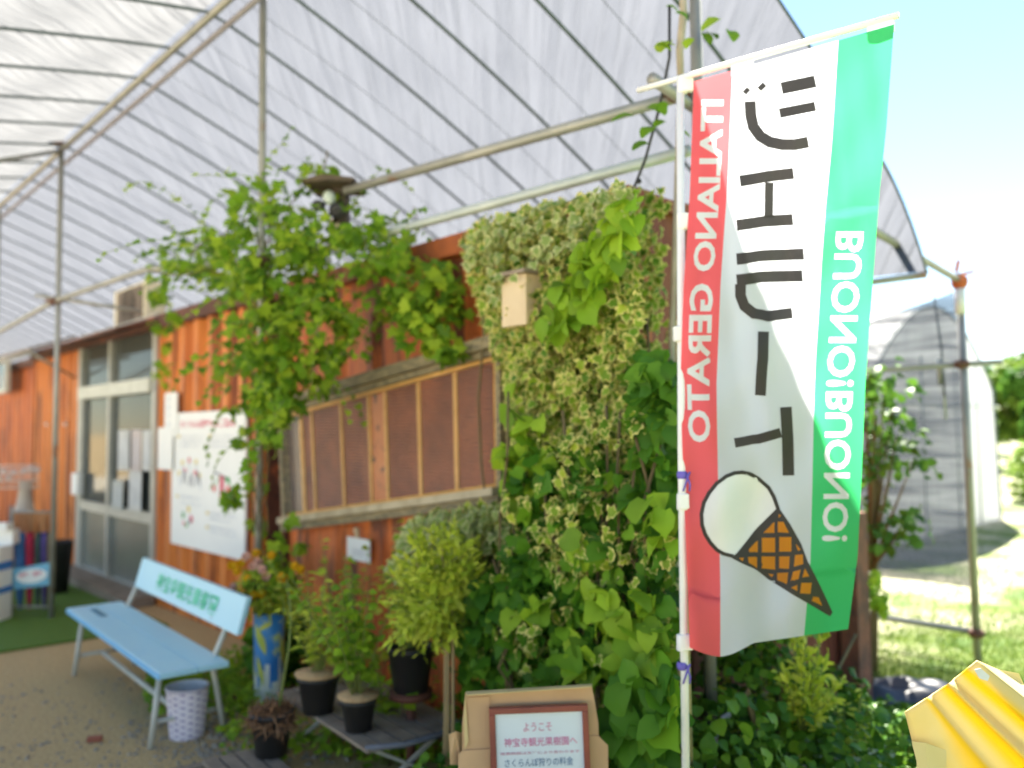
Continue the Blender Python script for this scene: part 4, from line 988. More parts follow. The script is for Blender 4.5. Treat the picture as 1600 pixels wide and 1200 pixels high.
# back rest from traced corners on a slightly reclined plane
bt0, bt1 = .55, .76
def sfor(px, py, dd):   # position along bench seen at column px on the back plane
    d = ray(px, py); o_ = Bp(0, dd, 0); k = ((o_ - CAM).dot(bv)) / d.dot(bv); pnt = CAM + d * k; return (pnt - o_).dot(bu), pnt.z
sl_, zl_ = sfor(208, 915, BD + .02); sl2, zl2 = sfor(223, 873, BD + .06); sr_, zr_ = sfor(372, 993, BD + .02); sr2, zr2 = sfor(381, 934, BD + .06)
bz0, bz1 = (zl_ + zr_) / 2, (zl2 + zr2) / 2; s_l, s_r = (sl_ + sl2) / 2, (sr_ + sr2) / 2
b = MB(); d0_ = BD + .02; rc = .05
b.hexa([Bp(s_r, d0_, bz0), Bp(s_l, d0_, bz0), Bp(s_l, d0_ + .025, bz0), Bp(s_r, d0_ + .025, bz0)], [Bp(s_r, d0_ + rc, bz1), Bp(s_l, d0_ + rc, bz1), Bp(s_l, d0_ + .025 + rc, bz1), Bp(s_r, d0_ + .025 + rc, bz1)])
ey = (Bp(0, rc, bz1) - Bp(0, 0, bz0)); eh = ey.length; ey.normalize()
s1_, _z = sfor(246, 930, d0_ + .025); s2_, _z = sfor(340, 965, d0_ + .025)
text_on(b, "神宝寺観光果樹園", Bp(s1_, d0_, bz0) + ey * eh * .22, -bu, ey, width=s1_ - s2_, height=eh * .56, bold=.012, m=1, lift=-bv * .004)
b.build("backrest", [M_blue, M_green], bn)
for nm_, ss in (("leg", .16), ("leg", BLn - .22)):
    for dd, top in ((.05, SH - .03), (BD - .03, bz1 - .06)):
        b = MB(); f0 = Bp(ss - .02, dd - .05 if dd < .2 else dd + .06, 0); b.tube([f0, Bp(ss, dd, SH - .03)] + ([Bp(ss, BD + .045, bz0), Bp(ss, BD + .045 + rc * .8, top)] if dd > .2 else []), .016, 8); b.build("leg", M_benchleg, bn)
    b = MB(); b.tube([Bp(ss, .05, .12) - bv * .035, Bp(ss, BD - .03, .12) + bv * .02], .012, 8); b.build("foot_rail", M_benchleg, bn)
b = MB(); b.tube([Bp(.16, BD * .5, .12), Bp(BLn - .22, BD * .5, .12)], .015, 8); b.build("stretcher", M_benchleg, bn)

# ================================================================== WASTE BIN
bc = atH(292, 1150, 0)
wb = thing("waste_bin", bc, "small lavender basketweave waste bin standing by the bench's near leg", "bin")
M_bin = mat("lavender_plastic", (.58, .52, .58), (.54, .48, .54), .4)
M_binin = mat("bin_inside", (.74, .74, .80), (.70, .70, .77), .5)
b = MB(); r0, r1, hh = .085, .105, .26
N_ = 48; ROW = 22; vs = []
for j in range(ROW * 2 + 1):
    f = j / (ROW * 2)
    for k in range(N_):
        a = 6.28318 * k / N_; wv = .0022 * math.cos(math.pi * j / 2 + (k % 4 < 2) * math.pi)
        rr = r0 + (r1 - r0) * f + wv; vs.append(bc + Vector((rr * math.cos(a), rr * math.sin(a), .008 + (hh - .02) * f)))
b.add(vs, [])
for j in range(ROW * 2):
    for k in range(N_): b.f.append((j * N_ + k, j * N_ + (k + 1) % N_, (j + 1) * N_ + (k + 1) % N_, (j + 1) * N_ + k)); b.m.append(1 if (k + j) % 6 < 2 and (k - j) % 6 < 3 else 0); b.sm.append(False)
b.lathe([(0, .001), (r0, .001), (r0, .008)], bc, 48); b.build("bin_body", [mat("lavender_weave", (.80, .72, .74), (.76, .68, .72), .45), mat("purple_weave", (.34, .26, .42), (.30, .22, .38), .5)], wb)
b = MB(); b.lathe([(r1 + .001, hh - .016), (r1 + .005, hh - .012), (r1 + .005, hh), (r1 - .003, hh)], bc, 48); b.build("rim", M_bin, wb)
b = MB(); b.lathe([(r1 - .004, hh), (r0 - .004, .012), (0, .012)], bc, 48); b.build("lining", M_binin, wb)

b = MB(); bq = atH(148, 1159, 0); b.box(bq + Z * .015, Vector((.035, .008, 0)), Vector((-.005, .018, 0)), Z * .013); b.build("brick_piece", mat("broken_brick", (.38, .13, .07), (.3, .1, .06), .9, bump=.5), None, bevel=.004, label="small broken piece of red brick on the bare dirt", cat="brick")

# ================================================================== DISPLAY RACK
rk = thing("display_rack", atH(50, 962, 0), "wire display stand with hanging folded umbrellas and a light blue sign", "rack")
RY = atH(50, 965, 0).y
def rkp(px, py, dy=0): return atY(px, py, RY + dy)
b = MB()
for px in (18, 82):
    for dy in (0, .4): b.tube([Vector((rkp(px, 960, dy).x, RY + dy, 0)), rkp(px, 790, dy)], .012, 8)
for py in (948, 800):
    b.tube([rkp(18, py), rkp(82, py)], .01, 6); b.tube([rkp(18, py, .4), rkp(82, py, .4)], .01, 6); b.tube([rkp(18, py), rkp(18, py, .4)], .01, 6); b.tube([rkp(82, py), rkp(82, py, .4)], .01, 6)
b.build("stand_frame", M_pipe, rk)
b = MB(); zc = (rkp(40, 790).z, rkp(40, 752).z)
o_ = rkp(38, 800, .2); b.lathe([(.09, 0), (.06, .1), (.045, .22), (.05, .27)], o_, 16); b.build("neck", mat("dull_cream", (.52, .46, .40), (.44, .38, .32), .6), rk)
# wire basket on top
x0, x1 = -18, 60
b = MB(); tw = .004
for py in (728, 740, 752, 764): b.tube([rkp(x0, py), rkp(x1, py - 2), rkp(x1, py - 2, .35), rkp(x0, py, .35), rkp(x0, py)], tw, 5)
for i in range(17):
    f = i / 16; px = x0 + (x1 - x0) * f; b.tube([rkp(px, 764), rkp(px, 727)], tw * .8, 5); b.tube([rkp(px, 764, .35), rkp(px, 727, .35)], tw * .8, 5); b.tube([rkp(px, 764), rkp(px, 764, .35)], tw * .8, 5)
b.build("wire_basket", mat("white_wire", (.70, .62, .56), (.6, .52, .46), .5), rk)
for (px, py) in ((-10, 732), (6, 728), (22, 730), (38, 727), (48, 724), (58, 726), (-2, 740), (14, 738)):
    b = MB(); b.ball(rkp(px, py + 8, .1 + random.uniform(0, .15)), .028, (1, 1, .8)); b.build("trinket", MATS.get("pale_trinkets") or mat("pale_trinkets", (.68, .56, .52), (.55, .45, .42), .6), rk)
ucol = [(.45, .30, .15), (.40, .22, .10), (.48, .34, .20), (.42, .25, .12), (.5, .38, .26)]
b = MB()
for i in range(9): b.tube([rkp(22 + i * 7.5, 834, .15 + .1 * (i % 2)), rkp(21 + i * 7.5, 806, .15 + .1 * (i % 2)), rkp(24 + i * 7.5, 800, .15 + .1 * (i % 2))], .014, 8)
tag(b.build("umbrella_handles", mat("umbrella_handle", (.45, .26, .12), (.36, .2, .09), .5), rk), label="tan curved umbrella handles")
for px, w_, c in ((32, .050, (.06, .18, .42)), (47, .040, (.45, .02, .06)), (60, .034, (.04, .07, .06)), (70, .034, (.09, .06, .22)), (17, .03, (.6, .25, .25)), (77, .02, (.22, .16, .07))):
    b = MB(); b.tube([rkp(px, 832, .1), rkp(px, 850, .1), rkp(px - 1, 930, .1), rkp(px - 1, 952, .1)], [w_ * .7, w_, w_ * .6, .01], 10); b.build("folded_umbrella", mat("umbrella_fabric_%d" % px, c, tuple(x * .7 for x in c), .7), rk)
b = MB(); sq = [(20, 889), (77, 879), (78, 914), (21, 921)]; b.slab([rkp(x, y, -.03) for x, y in sq], Vector((0, .012, 0)))
cx = rkp(49, 900, -.04); n_ = 28; b.add([cx + Vector((.135 * math.cos(i * 6.2832 / n_), 0, .062 * math.sin(i * 6.2832 / n_) + .012 * math.cos(i * 6.2832 / n_))) for i in range(n_)], [tuple(range(n_))], 1)
text_on(b, "日傘・雨傘", cx + Vector((-.10, -.004, -.012)), Vector((1, 0, .09)).normalized(), Z, width=.20, height=.04, m=2)
b.build("sign_plate", [mat("cyan_plate", (.20, .50, .66), (.18, .46, .62), .5), M_paper, M_inkpink], rk)
cs = thing("striped_box", atH(0, 958, 0), "white box with blue stripes at the far left edge", "box")
b = MB(); YB_ = RY - .25
zz = [atY(0, p, YB_).z for p in (958, 930, 920, 893, 880, 856)]
xl_, xr_ = atY(-60, 900, YB_).x, atY(-3, 900, YB_).x
for i, (a, c, m_) in enumerate(((0, 1, 0), (1, 2, 1), (2, 3, 0), (3, 4, 1), (4, 5, 0))):
    za_ = 0 if i == 0 else zz[a]
    b.hexa([(xl_, YB_, za_), (xr_, YB_, za_), (xr_, YB_ + .2, za_), (xl_, YB_ + .2, za_)], [(xl_, YB_, zz[c]), (xr_, YB_, zz[c]), (xr_, YB_ + .2, zz[c]), (xl_, YB_ + .2, zz[c])], m_)
b.build("carton", [M_paper, mat("stripe_blue", (.05, .22, .6))], cs)
b = MB(); zt_ = atY(0, 820, YB_).z; zb2 = atY(0, 832, YB_).z; b.hexa([(xl_, YB_ + .1, zb2), (xr_, YB_ + .1, zb2), (xr_, YB_ + .2, zb2), (xl_, YB_ + .2, zb2)], [(xl_, YB_ + .1, zt_), (xr_, YB_ + .1, zt_), (xr_, YB_ + .2, zt_), (xl_, YB_ + .2, zt_)])
b.hexa([(xl_ + .1, YB_ + .2, zz[5]), (xl_ + .3, YB_ + .2, zz[5]), (xl_ + .3, YB_ + .3, zz[5]), (xl_ + .1, YB_ + .3, zz[5])], [(xl_ + .1, YB_ + .2, zb2), (xl_ + .3, YB_ + .2, zb2), (xl_ + .3, YB_ + .3, zb2), (xl_ + .1, YB_ + .3, zb2)])
b.build("tray", M_paper, cs)
# dark bucket and rocks in the corner by the door
b = MB(); o_ = atH(102, 935, 0); b.lathe([(0, 0), (.10, 0), (.14, .5), (.15, .52), (.13, .5), (.09, .05), (0, .05)], o_ + U * .3, 20); b.build("dark_bucket", M_black, label="tall dark bucket in the shadow between the display stand and door", cat="bucket")

# ================================================================== MARIGOLD VASE
vc = atH(415, 1108, 0) + V * .02
va = thing("tall_planter", vc, "tall blue and white printed cylinder planter with yellow leaf pattern", "planter")
M_vblue = mat("vase_blue", (.03, .17, .50), (.05, .25, .60), .35, scale=6, c3=(.55, .62, .12), c3t=.54, c3scale=5)
M_vwhite = mat("vase_white", (.60, .66, .62), (.50, .58, .56), .4, scale=7, c3=(.30, .42, .40), c3t=.6)
vz = atY(415, 958, vc.y).z
b = MB(); N_ = 40; vs = []; rings = 16
for j in range(rings + 1):
    for k in range(N_): a = 6.28318 * k / N_; vs.append(vc + Vector(((.078 + .012 * j / rings) * math.cos(a), (.078 + .012 * j / rings) * math.sin(a), vz * j / rings)))
b.add(vs, [])
for j in range(rings):
    for k in range(N_):
        up = 9 + int(2.5 * math.sin(k * .9) + 1.5 * math.sin(k * 2.3)); b.f.append((j * N_ + k, j * N_ + (k + 1) % N_, (j + 1) * N_ + (k + 1) % N_, (j + 1) * N_ + k)); b.m.append(1 if j < up - 3 else 0); b.sm.append(True)
b.lathe([(.09, vz), (.094, vz + .01), (.085, vz + .01), (.08, vz - .03), (0, vz - .03)], vc, 40, m=0)
# printed leaves (lens shapes wrapped on the cylinder, camera side)
def vleaf(a0_, z0_, a1_, z1_, wd):
    vs = []; n_ = 8; rr = .0925
    for i in range(n_ + 1):
        f = i / n_; h = wd * math.sin(math.pi * f); ac_, zc_ = a0_ + (a1_ - a0_) * f, z0_ + (z1_ - z0_) * f
        for s_ in (-1, 0, 1): a = ac_ + s_ * h; vs.append(vc + Vector((rr * math.cos(a), rr * math.sin(a), zc_)))
    b.add(vs, [(i * 3 + s_, i * 3 + s_ + 1, i * 3 + s_ + 4, i * 3 + s_ + 3) for i in range(n_) for s_ in (0, 1)], 2, True)
fa = math.atan2(-vc.y, -vc.x)
vleaf(fa - .95, vz * .92, fa - .2, vz * .60, .28); vleaf(fa - .8, vz * .60, fa - .35, vz * .28, .17); vleaf(fa + .1, vz * .95, fa - .6, vz * .85, .3); vleaf(fa + .7, vz * .8, fa + 1.1, vz * .4, .2)
b.build("cylinder", [M_vblue, M_vwhite, mat("vase_leaf", (.46, .52, .10), (.40, .48, .08), .4)], va)
mg = thing("marigold", vc + Z * vz, "bushy marigold with orange and yellow blooms growing out of the tall planter", "flower")
fc = atY(418, 925, vc.y)
L1 = ballcloud(fc, (.20, .18, .15), 900, (.022, .05)); leaves("foliage", G_feather, *L1, SH_LONG, mg)
L1 = ballcloud(atY(425, 905, vc.y), (.17, .15, .12), 380, (.02, .045)); leaves("foliage", G_weed, *L1, SH_ROUND, mg)
blooms = [(402, 865), (424, 868), (376, 880), (372, 893), (388, 905), (440, 902), (462, 885), (444, 905), (396, 930), (408, 928), (455, 930), (362, 884), (470, 890), (418, 940)]
pinks = [(395, 885), (410, 890), (405, 878), (398, 912), (366, 918), (385, 870), (416, 900)]
for lst, m_, nm_ in ((blooms, G_marigold, "bloom"), (pinks, G_pink, "bloom")):
    for x, y in lst:
        c = atY(x, y, vc.y - .17 + random.uniform(0, .12)); nv = Vector((random.uniform(-.4, .4), -.8, .5)).normalized(); xx = nv.orthogonal().normalized(); yy = nv.cross(xx)
        pos = []; dd = []; nn = []; ss = []
        for ringi, (rr, cnt, tilt) in enumerate(((.004, 10, .15), (.003, 8, .5), (.002, 6, 1.0))):
            for k in range(cnt):
                a = 6.283 * k / cnt + ringi; r_ = xx * math.cos(a) + yy * math.sin(a); d = (r_ + nv * tilt).normalized(); pos.append(c + r_ * rr + nv * .004 * ringi); dd.append(d); nn.append((nv - r_ * tilt).normalized()); ss.append(.022)
        leaves(nm_, m_, pos, dd, nn, ss, SH_PETAL, mg, droop=.1)
b = MB()
for i in range(16):
    a = random.uniform(0, 6.28); b.tube([vc + Z * (vz - .03), vc + Z * (vz + .06) + Vector((.05 * math.cos(a), .05 * math.sin(a), 0)), fc + Vector((.14 * math.cos(a), .12 * math.sin(a), random.uniform(0, .1)))], .0035, 5)
b.build("stems", M_gstem, mg)

# ================================================================== POTS, SHELF, PLANTS
def pot(loc, rt, h, mt, name, label, cat="pot", group=None, fill=M_soil, rb=None, flare=0):
    loc = Vector(loc); rb = rb or rt * .74
    e = thing(name, loc, label, cat, group)
    b = MB(); b.lathe([(0, 0), (rb, 0), (rt, h - .02), (rt + .006, h - .02), (rt + .006, h), (rt - .005, h), (rt - .012, h - .03), (0, h - .03)], loc, 28); b.build("pot_body", mt, e)
    b = MB()
    if flare: b.lathe([(rt + .012, h + .002), (rt + .018, h + .012), (rt * .3, h + .02), (0, h + .018)], loc, 28)
    else: b.lathe([(rt - .010, h - .025), (rt * .5, h - .012), (0, h - .01)], loc, 28)
    b.build("coir_cover" if flare else "potting_soil", fill, e)
    return e
# low slatted shelf
TZ = .27
sc_ = [atH(425, 1078, TZ), atH(497, 1022, TZ), atH(672, 1072, TZ), atH(640, 1143, TZ), atH(574, 1172, TZ)]
S0 = atH(432, 1080, TZ); S1 = atH(574, 1172, TZ); S2 = atH(655, 1135, TZ)
su = (S1 - S0).normalized(); SLn = (S1 - S0).length; sv = Vector((-su.y, su.x, 0)); 
if sv.y < 0: sv = -sv
SW = .50
tb = thing("slatted_stand", (S0 + S1) / 2 - Z * TZ, "low weathered slatted plant stand with pale crossed legs", "plant stand")
for i in range(6):
    d0_ = i * SW / 6; b = MB(); o_ = S0 + sv * d0_
    b.hexa([o_ - Z * .016, o_ + su * SLn - Z * .016, o_ + su * SLn + sv * (SW / 6 - .012) - Z * .016, o_ + sv * (SW / 6 - .012) - Z * .016], [o_, o_ + su * SLn, o_ + su * SLn + sv * (SW / 6 - .012), o_ + sv * (SW / 6 - .012)]); b.build("slat", M_wood, tb)
b = MB(); k0 = S1 + su * .01; b.tube([k0 - su * .03 + Z * .0, k0 + sv * .15 + su * .035, k0 + sv * .32 + su * .03, k0 + sv * .5 - su * .02 + Z * .01], .013, 8); b.build("end_rail", mat("slate_metal", (.14, .15, .17), (.1, .1, .12), .5), tb)
for s_ in (.08, SLn - .1):
    for sg in (0, 1):
        b = MB(); o_ = S0 + su * s_; x_a, x_b = (sv * .03, sv * (SW - .03)) if sg else (sv * (SW - .03), sv * .03)
        b.bar(o_ + x_a + su * .022 * sg - Z * .017, o_ + x_b + su * .022 * sg - Z * TZ, .02, .014); b.build("leg", M_benchleg, tb)
# lower boards at the front
lb = thing("slatted_board", atH(430, 1185, .05), "weathered slatted board lying low under the dried root pot", "board")
L0 = atH(380, 1160, .07); Lu = su; 
for i in range(4):
    b = MB(); o_ = L0 + su * .10 - sv * (.0 + i * .075)+ su * 0.0
    b.hexa([o_ - Z * .02, o_ + Lu * .62 - Z * .02, o_ + Lu * .62 + sv * .062 - Z * .02, o_ + sv * .062 - Z * .02], [o_, o_ + Lu * .62, o_ + Lu * .62 + sv * .062, o_ + sv * .062]); b.build("slat", M_wood, lb)
for k in (.06, .54): b = MB(); o_ = L0 + Lu * k - sv * .36; b.hexa([o_ - Z * .07, o_ + Lu * .05 - Z * .07, o_ + Lu * .05 + sv * .4 - Z * .07, o_ + sv * .4 - Z * .07], [o_ - Z * .021, o_ + Lu * .05 - Z * .021, o_ + Lu * .05 + sv * .4 - Z * .021, o_ + sv * .4 - Z * .021]); b.build("support_block", M_wood, lb)

# pot with dried root ball
rpz = .07; rc_ = atH(424, 1178, rpz); rc_.z = rpz
rp1 = pot(rc_, .098, .20, M_black, "plant_pot", "black pot overflowing with brown dried roots in front of the tall planter", group="black plant pots")
pc = rc_ + Z * .16
L1 = ballcloud(pc + Z * .01, (.105, .105, .06), 1000, (.03, .07), up=.1, rnd=.9); leaves("dried_roots", G_dry, *L1, SH_FINE, rp1, droop=.6)
b = MB(); b.tube([pc + Vector((.03, 0, .02)), atY(452, 1010, rc_.y), atY(455, 960, rc_.y + .05), atY(448, 905, rc_.y + .1)], [.008, .006, .005, .004], 6); b.build("bare_stem", M_gstem, rp1)
# pots on the shelf
def onshelf(px, py, z=TZ): p = atH(px, py, z); p.z = z; return p
p1 = onshelf(497, 1112); pt1_ = pot(p1, .092, .17, M_black, "plant_pot", "black pot with a pale coir disc, nearest the tall planter", group="black plant pots", fill=M_coir, flare=1)
p2 = onshelf(560, 1140); pt2_ = pot(p2, .075, .14, M_black, "plant_pot", "black pot with tilted coir cover on the right of the slatted stand", group="black plant pots", fill=M_coir, flare=1)
hz = .40
st = atH(642, 1078, hz); st.z = hz
b = MB(); b.tube([Vector((st.x, st.y, 0)), Vector((st.x, st.y, hz - .03))], .022, 10); b.lathe([(0, hz - .03), (.10, hz - .03), (.10, hz - .002), (0, hz - .002)], Vector((st.x, st.y, 0)), 24); b.build("pot_pedestal", M_darkrust, label="dark single-leg pedestal holding up the feathery plant's pot", cat="pedestal")
pt3 = pot(st, .105, .20, M_black, "plant_pot", "larger black pot raised on the pedestal beside the cardboard sign", group="black plant pots")

def herb(root, base, n, hgt, spread, lsz, lm, shape, per=18, lean=Vector((0, 0, 0)), stem=M_gstem, sr=.003):
    b = MB(); pos = []; dd = []; nn = []; ss = []
    for i in range(n):
        a = random.uniform(0, 6.28); rr = random.uniform(.2, 1) * spread; h = hgt * random.uniform(.6, 1.0)
        p0_ = Vector(base) + Vector((random.uniform(-.02, .02), random.uniform(-.02, .02), 0)); p3 = p0_ + Vector((rr * math.cos(a), rr * math.sin(a), h)) + lean * random.uniform(.6, 1)
        p1_ = p0_.lerp(p3, .35) + Z * h * .08; p2_ = p0_.lerp(p3, .7) + Z * h * .06
        b.tube([p0_, p1_, p2_, p3], [sr * 1.3, sr, sr * .8, sr * .5], 5)
        for k in range(per):
            f = .2 + .8 * k / per; q_ = (p0_.lerp(p1_, f / .35) if f < .35 else (p1_.lerp(p2_, (f - .35) / .35) if f < .7 else p2_.lerp(p3, (f - .7) / .3)))
            az = random.uniform(0, 6.28); d = Vector((math.cos(az), math.sin(az), random.uniform(-.3, .6))); pos.append(q_ + d * .006); dd.append(d.normalized()); nn.append(Vector((random.gauss(0, .3), random.gauss(0, .3) - .3, 1)).normalized()); ss.append(random.uniform(*lsz) * (1.1 - .4 * f))
    b.build("stems", stem, root); leaves("foliage", lm, pos, dd, nn, ss, shape, root)
def plant(name, base, label, cat="plant", group=None): return thing(name, base, label, cat, group)
h1 = plant("potted_herb", p1 + Z * .16, "spindly yellow-green herb sprouting from the coir-topped pot"); herb(h1, p1 + Z * .16, 11, .50, .20, (.035, .065), G_feather, SH_LONG, 20)
h2 = plant("potted_herb", p2 + Z * .13, "taller loose green herb in the right pot of the slatted stand"); herb(h2, p2 + Z * .13, 13, .66, .32, (.035, .07), G_weed, SH_ROUND, 16)
h3 = plant("weed_plant", atH(530, 1085, 0), "tall wispy weeds growing behind the slatted stand against the orange wall"); herb(h3, P(1.7, -.42, 0), 20, 1.0, .50, (.035, .07), G_feather, SH_ROUND, 16, stem=M_gstem)
h4 = plant("weed_plant", P(1.3, -.9, 0), "bright round-leaved weed climbing in front of the slatted stand"); herb(h4, atH(600, 1195, 0) , 12, .66, .30, (.05, .085), G_weed, SH_ROUND, 10)
# feathery shrub
h5 = plant("feathery_shrub", st + Z * .19, "feathery yellow-green shrub in the raised black pot beside the ivy")
herb(h5, st + Z * .19, 16, .38, .20, (.035, .07), G_feather, SH_LONG, 26)
fsb = Vector((atH(700, 1200, 0).x, atH(700, 1200, 0).y, 0)); FY = 3.55
h6 = plant("feathery_shrub", Vector((atY(700, 1190, FY).x, FY, 0)), "tall pale feathery bush on thin bare stems left of the cardboard sign")
b = MB()
for px, top in ((700, (690, 850)), (708, (730, 900)), (696, (650, 880))):
    b.tube([Vector((atY(px - 4, 1190, FY).x, FY, 0)), atY(px, 1130, FY), atY(px, 1010, FY), atY(px - 3, 950, FY), atY(*top, FY)], [.009, .008, .007, .006, .003], 7)
b.build("stems", mat("thin_brown_stem", (.34, .25, .12), (.26, .19, .09), .8), h6)
b = MB(); pos = []; D = []; N = []; S_ = []; random.seed(31)
tipsp = sample([(612, 900), (640, 830), (690, 795), (735, 810), (765, 880), (760, 960), (735, 1010), (690, 1020), (650, 1030), (615, 1000), (598, 950)], 62)
for x, y in tipsp:
    yy = FY + random.uniform(-.18, .22); q0_ = atY(700 + random.uniform(-6, 6), 1005 + random.uniform(-60, 30), FY + .02); q3 = atY(x, y, yy)
    q1_ = q0_.lerp(q3, .5) + Z * .05
    b.tube([q0_, q1_, q3], [.004, .003, .0015], 4)
    L_ = (q3 - q0_).length; nn_ = int(14 + 60 * L_)
    for k in range(nn_):
        f = .25 + .8 * (k / nn_); q_ = q0_.lerp(q1_, f * 2) if f < .5 else q1_.lerp(q3, (f - .5) * 2); dr = (q3 - q1_).normalized()
        d = dr * .9 + Vector([random.gauss(0, .6) for _ in range(3)]); pos.append(q_ + Vector([random.gauss(0, .012) for _ in range(3)])); D.append(d.normalized()); N.append(Vector((random.gauss(0, .5), -.5 + random.gauss(0, .4), .8)).normalized()); S_.append(random.uniform(.03, .075) * (1.15 - .4 * f))
b.build("twigs", M_gstem, h6); leaves("foliage", G_feather, pos, D, N, S_, SH_LONG, h6)
c = leafcloud([(600, 905), (640, 830), (690, 790), (745, 800), (720, 880), (660, 930)], 200, -.62, -.48, (.035, .07), 24, 14); leaves("foliage", G_ivyb, *c, SH_ROUND, h6)

# ================================================================== BIG CLIMBERS
# hop vine round the middle post
hv = thing("hop_vine", Vector((p410.x, p410.y, 0)), "leafy green vine smothering the middle post and pipes above the window", "vine")
def wline(a, b_, n): return [a.lerp(b_, i / n) for i in range(n + 1)]
b = MB(); random.seed(11)
for k in range(5):
    b.tube([Vector((p410.x + .05 * math.cos(k + i * .9), p410.y + .05 * math.sin(k + i * .9), 1.0 + i * .14)) for i in range(15)], .004, 6)
for a_px, b_px in (((409, 420), (240, 425)), ((409, 380), (540, 385)), ((520, 390), (720, 470)), ((640, 400), (650, 340)), ((660, 480), (710, 610)), ((420, 340), (500, 250)), ((409, 330), (300, 390))):
    A2, B2 = atY(*a_px, 5.2), atY(*b_px, 5.0); b.tube([A2.lerp(B2, i / 6) + Vector([random.gauss(0, .03) for _ in range(3)]) for i in range(7)], .005, 5)
b.build("stem", M_stem, hv)
def ycloud(poly_, n, y0, y1, size, clump=0, sig=18):
    pts = sample(poly_, n, clump, sig); pos = []; D = []; N = []; S_ = []
    for x, y in pts:
        pos.append(atY(x, y, random.uniform(y0, y1))); nv = Vector((random.gauss(0, .55), -.7 + random.gauss(0, .5), .7 + random.gauss(0, .5))).normalized()
        d = Vector((random.gauss(0, .7), -.2, -.6 + random.gauss(0, .4))); d = d - nv * d.dot(nv); D.append(d.normalized()); N.append(nv); S_.append(random.uniform(*size))
    return pos, D, N, S_
c = ([], [], [], [])
for pg, n_, y0, y1, sz, cl, sg in (
    ([(330, 350), (365, 300), (400, 280), (470, 285), (500, 330), (520, 380), (530, 470), (430, 480), (350, 430)], 620, 4.5, 5.2, (.04, .08), 40, 12),
    ([(228, 432), (262, 385), (310, 355), (350, 360), (400, 440), (420, 490), (360, 480), (300, 430), (250, 445)], 220, 5.3, 6.3, (.045, .08), 26, 10),
    ([(360, 470), (540, 470), (560, 500), (520, 600), (500, 640), (460, 660), (430, 690), (390, 670), (380, 560), (350, 500)], 500, 4.5, 5.0, (.045, .09), 34, 13),
    ([(500, 330), (560, 310), (620, 330), (645, 370), (640, 420), (560, 440), (510, 420)], 230, 4.4, 4.9, (.04, .075), 22, 9),
    ([(590, 400), (690, 395), (715, 430), (738, 500), (700, 520), (640, 500), (595, 480)], 250, 4.2, 4.7, (.045, .085), 20, 10),
    ([(620, 490), (700, 500), (720, 560), (700, 600), (670, 570), (620, 530)], 60, 4.2, 4.5, (.06, .10), 9, 10),
    ([(232, 440), (250, 440), (285, 500), (262, 520), (240, 530)], 36, 6.4, 6.8, (.07, .1), 6, 8),
    ([(235, 530), (270, 490), (262, 600), (235, 590)], 14, 6.6, 6.9, (.07, .09), 5, 6),
    ([(330, 470), (400, 520), (392, 660), (340, 640), (330, 560)], 26, 5.2, 5.6, (.06, .09), 9, 9),
    ([(345, 640), (388, 640), (380, 780), (345, 800), (350, 720)], 34, 5.15, 5.4, (.05, .085), 7, 7),
    ([(388, 690), (415, 690), (412, 860), (392, 860)], 26, 5.2, 5.4, (.05, .08), 6, 7),
    ([(470, 240), (500, 240), (540, 275), (530, 290), (480, 265)], 16, 4.9, 5.1, (.05, .08), 5, 7),
    ([(425, 800), (475, 800), (475, 860), (425, 870)], 16, 4.9, 5.2, (.06, .09), 4, 7)):
    c = cat4(c, ycloud(pg, n_, y0, y1, sz, cl, sg))
b = MB()
for _ in range(95):
    x, y = random.choice(sample([(240, 430), (300, 370), (380, 290), (480, 280), (560, 320), (650, 380), (720, 440), (730, 520), (640, 500), (530, 470), (540, 560), (500, 650), (400, 690), (370, 520), (300, 450)], 1))
    yy = random.uniform(4.3, 5.2) if x > 330 else random.uniform(5.2, 6.0); p_ = atY(x, y, yy); d = Vector((random.uniform(-1, 1), random.uniform(-.6, .2), random.uniform(-.6, .7))).normalized(); pts_v = [p_]
    for k in range(random.randint(5, 11)):
        d = (d + Vector((random.gauss(0, .25), random.gauss(0, .2), random.gauss(-.12, .2)))).normalized(); p_ = p_ + d * .055; pts_v.append(p_)
        nv = Vector((random.gauss(0, .5), -.7, .8)).normalized(); dl = d * .5 + Vector([random.gauss(0, .5) for _ in range(3)]) - Z * .3; dl = dl - nv * dl.dot(nv)
        c[0].append(p_); c[1].append(dl.normalized()); c[2].append(nv); c[3].append(random.uniform(.035, .07) * (1.1 - .05 * k))
    b.tube(pts_v, .0022, 4)
b.build("tendrils", M_gstem, hv)
leaves("foliage", G_hop, *c, SH_LOBED, hv, droop=.3)

# variegated ivy on the near corner
iv = thing("ivy", P(.3, -.1, 0), "cream-edged variegated ivy blanketing the near corner of the container", "ivy")
IV = [(722, 385), (742, 345), (790, 335), (850, 318), (930, 300), (970, 284), (985, 300), (992, 350), (984, 400), (1004, 470), (990, 520), (1000, 560), (1000, 640), (995, 740), (980, 900), (900, 1000), (800, 900), (800, 790), (800, 700), (792, 600), (772, 540), (745, 450)]
c = leafcloud(IV, 6200, -.42, -.06, (.035, .062), 190, 24, up=.45, face=.8, rnd=.5)
c = cat4(c, leafcloud(IV, 1500, -.12, -.03, (.045, .07), 0, up=.3))
c = cat4(c, leafcloud([(600, 905), (628, 815), (690, 795), (805, 785), (830, 860), (760, 900), (680, 900)], 900, -.40, -.08, (.035, .062), 40, 20))
c = cat4(c, leafcloud([(820, 780), (1050, 740), (1056, 1180), (960, 1180), (940, 1070), (740, 1060), (740, 920)], 900, -.50, -.30, (.035, .06), 60, 22))
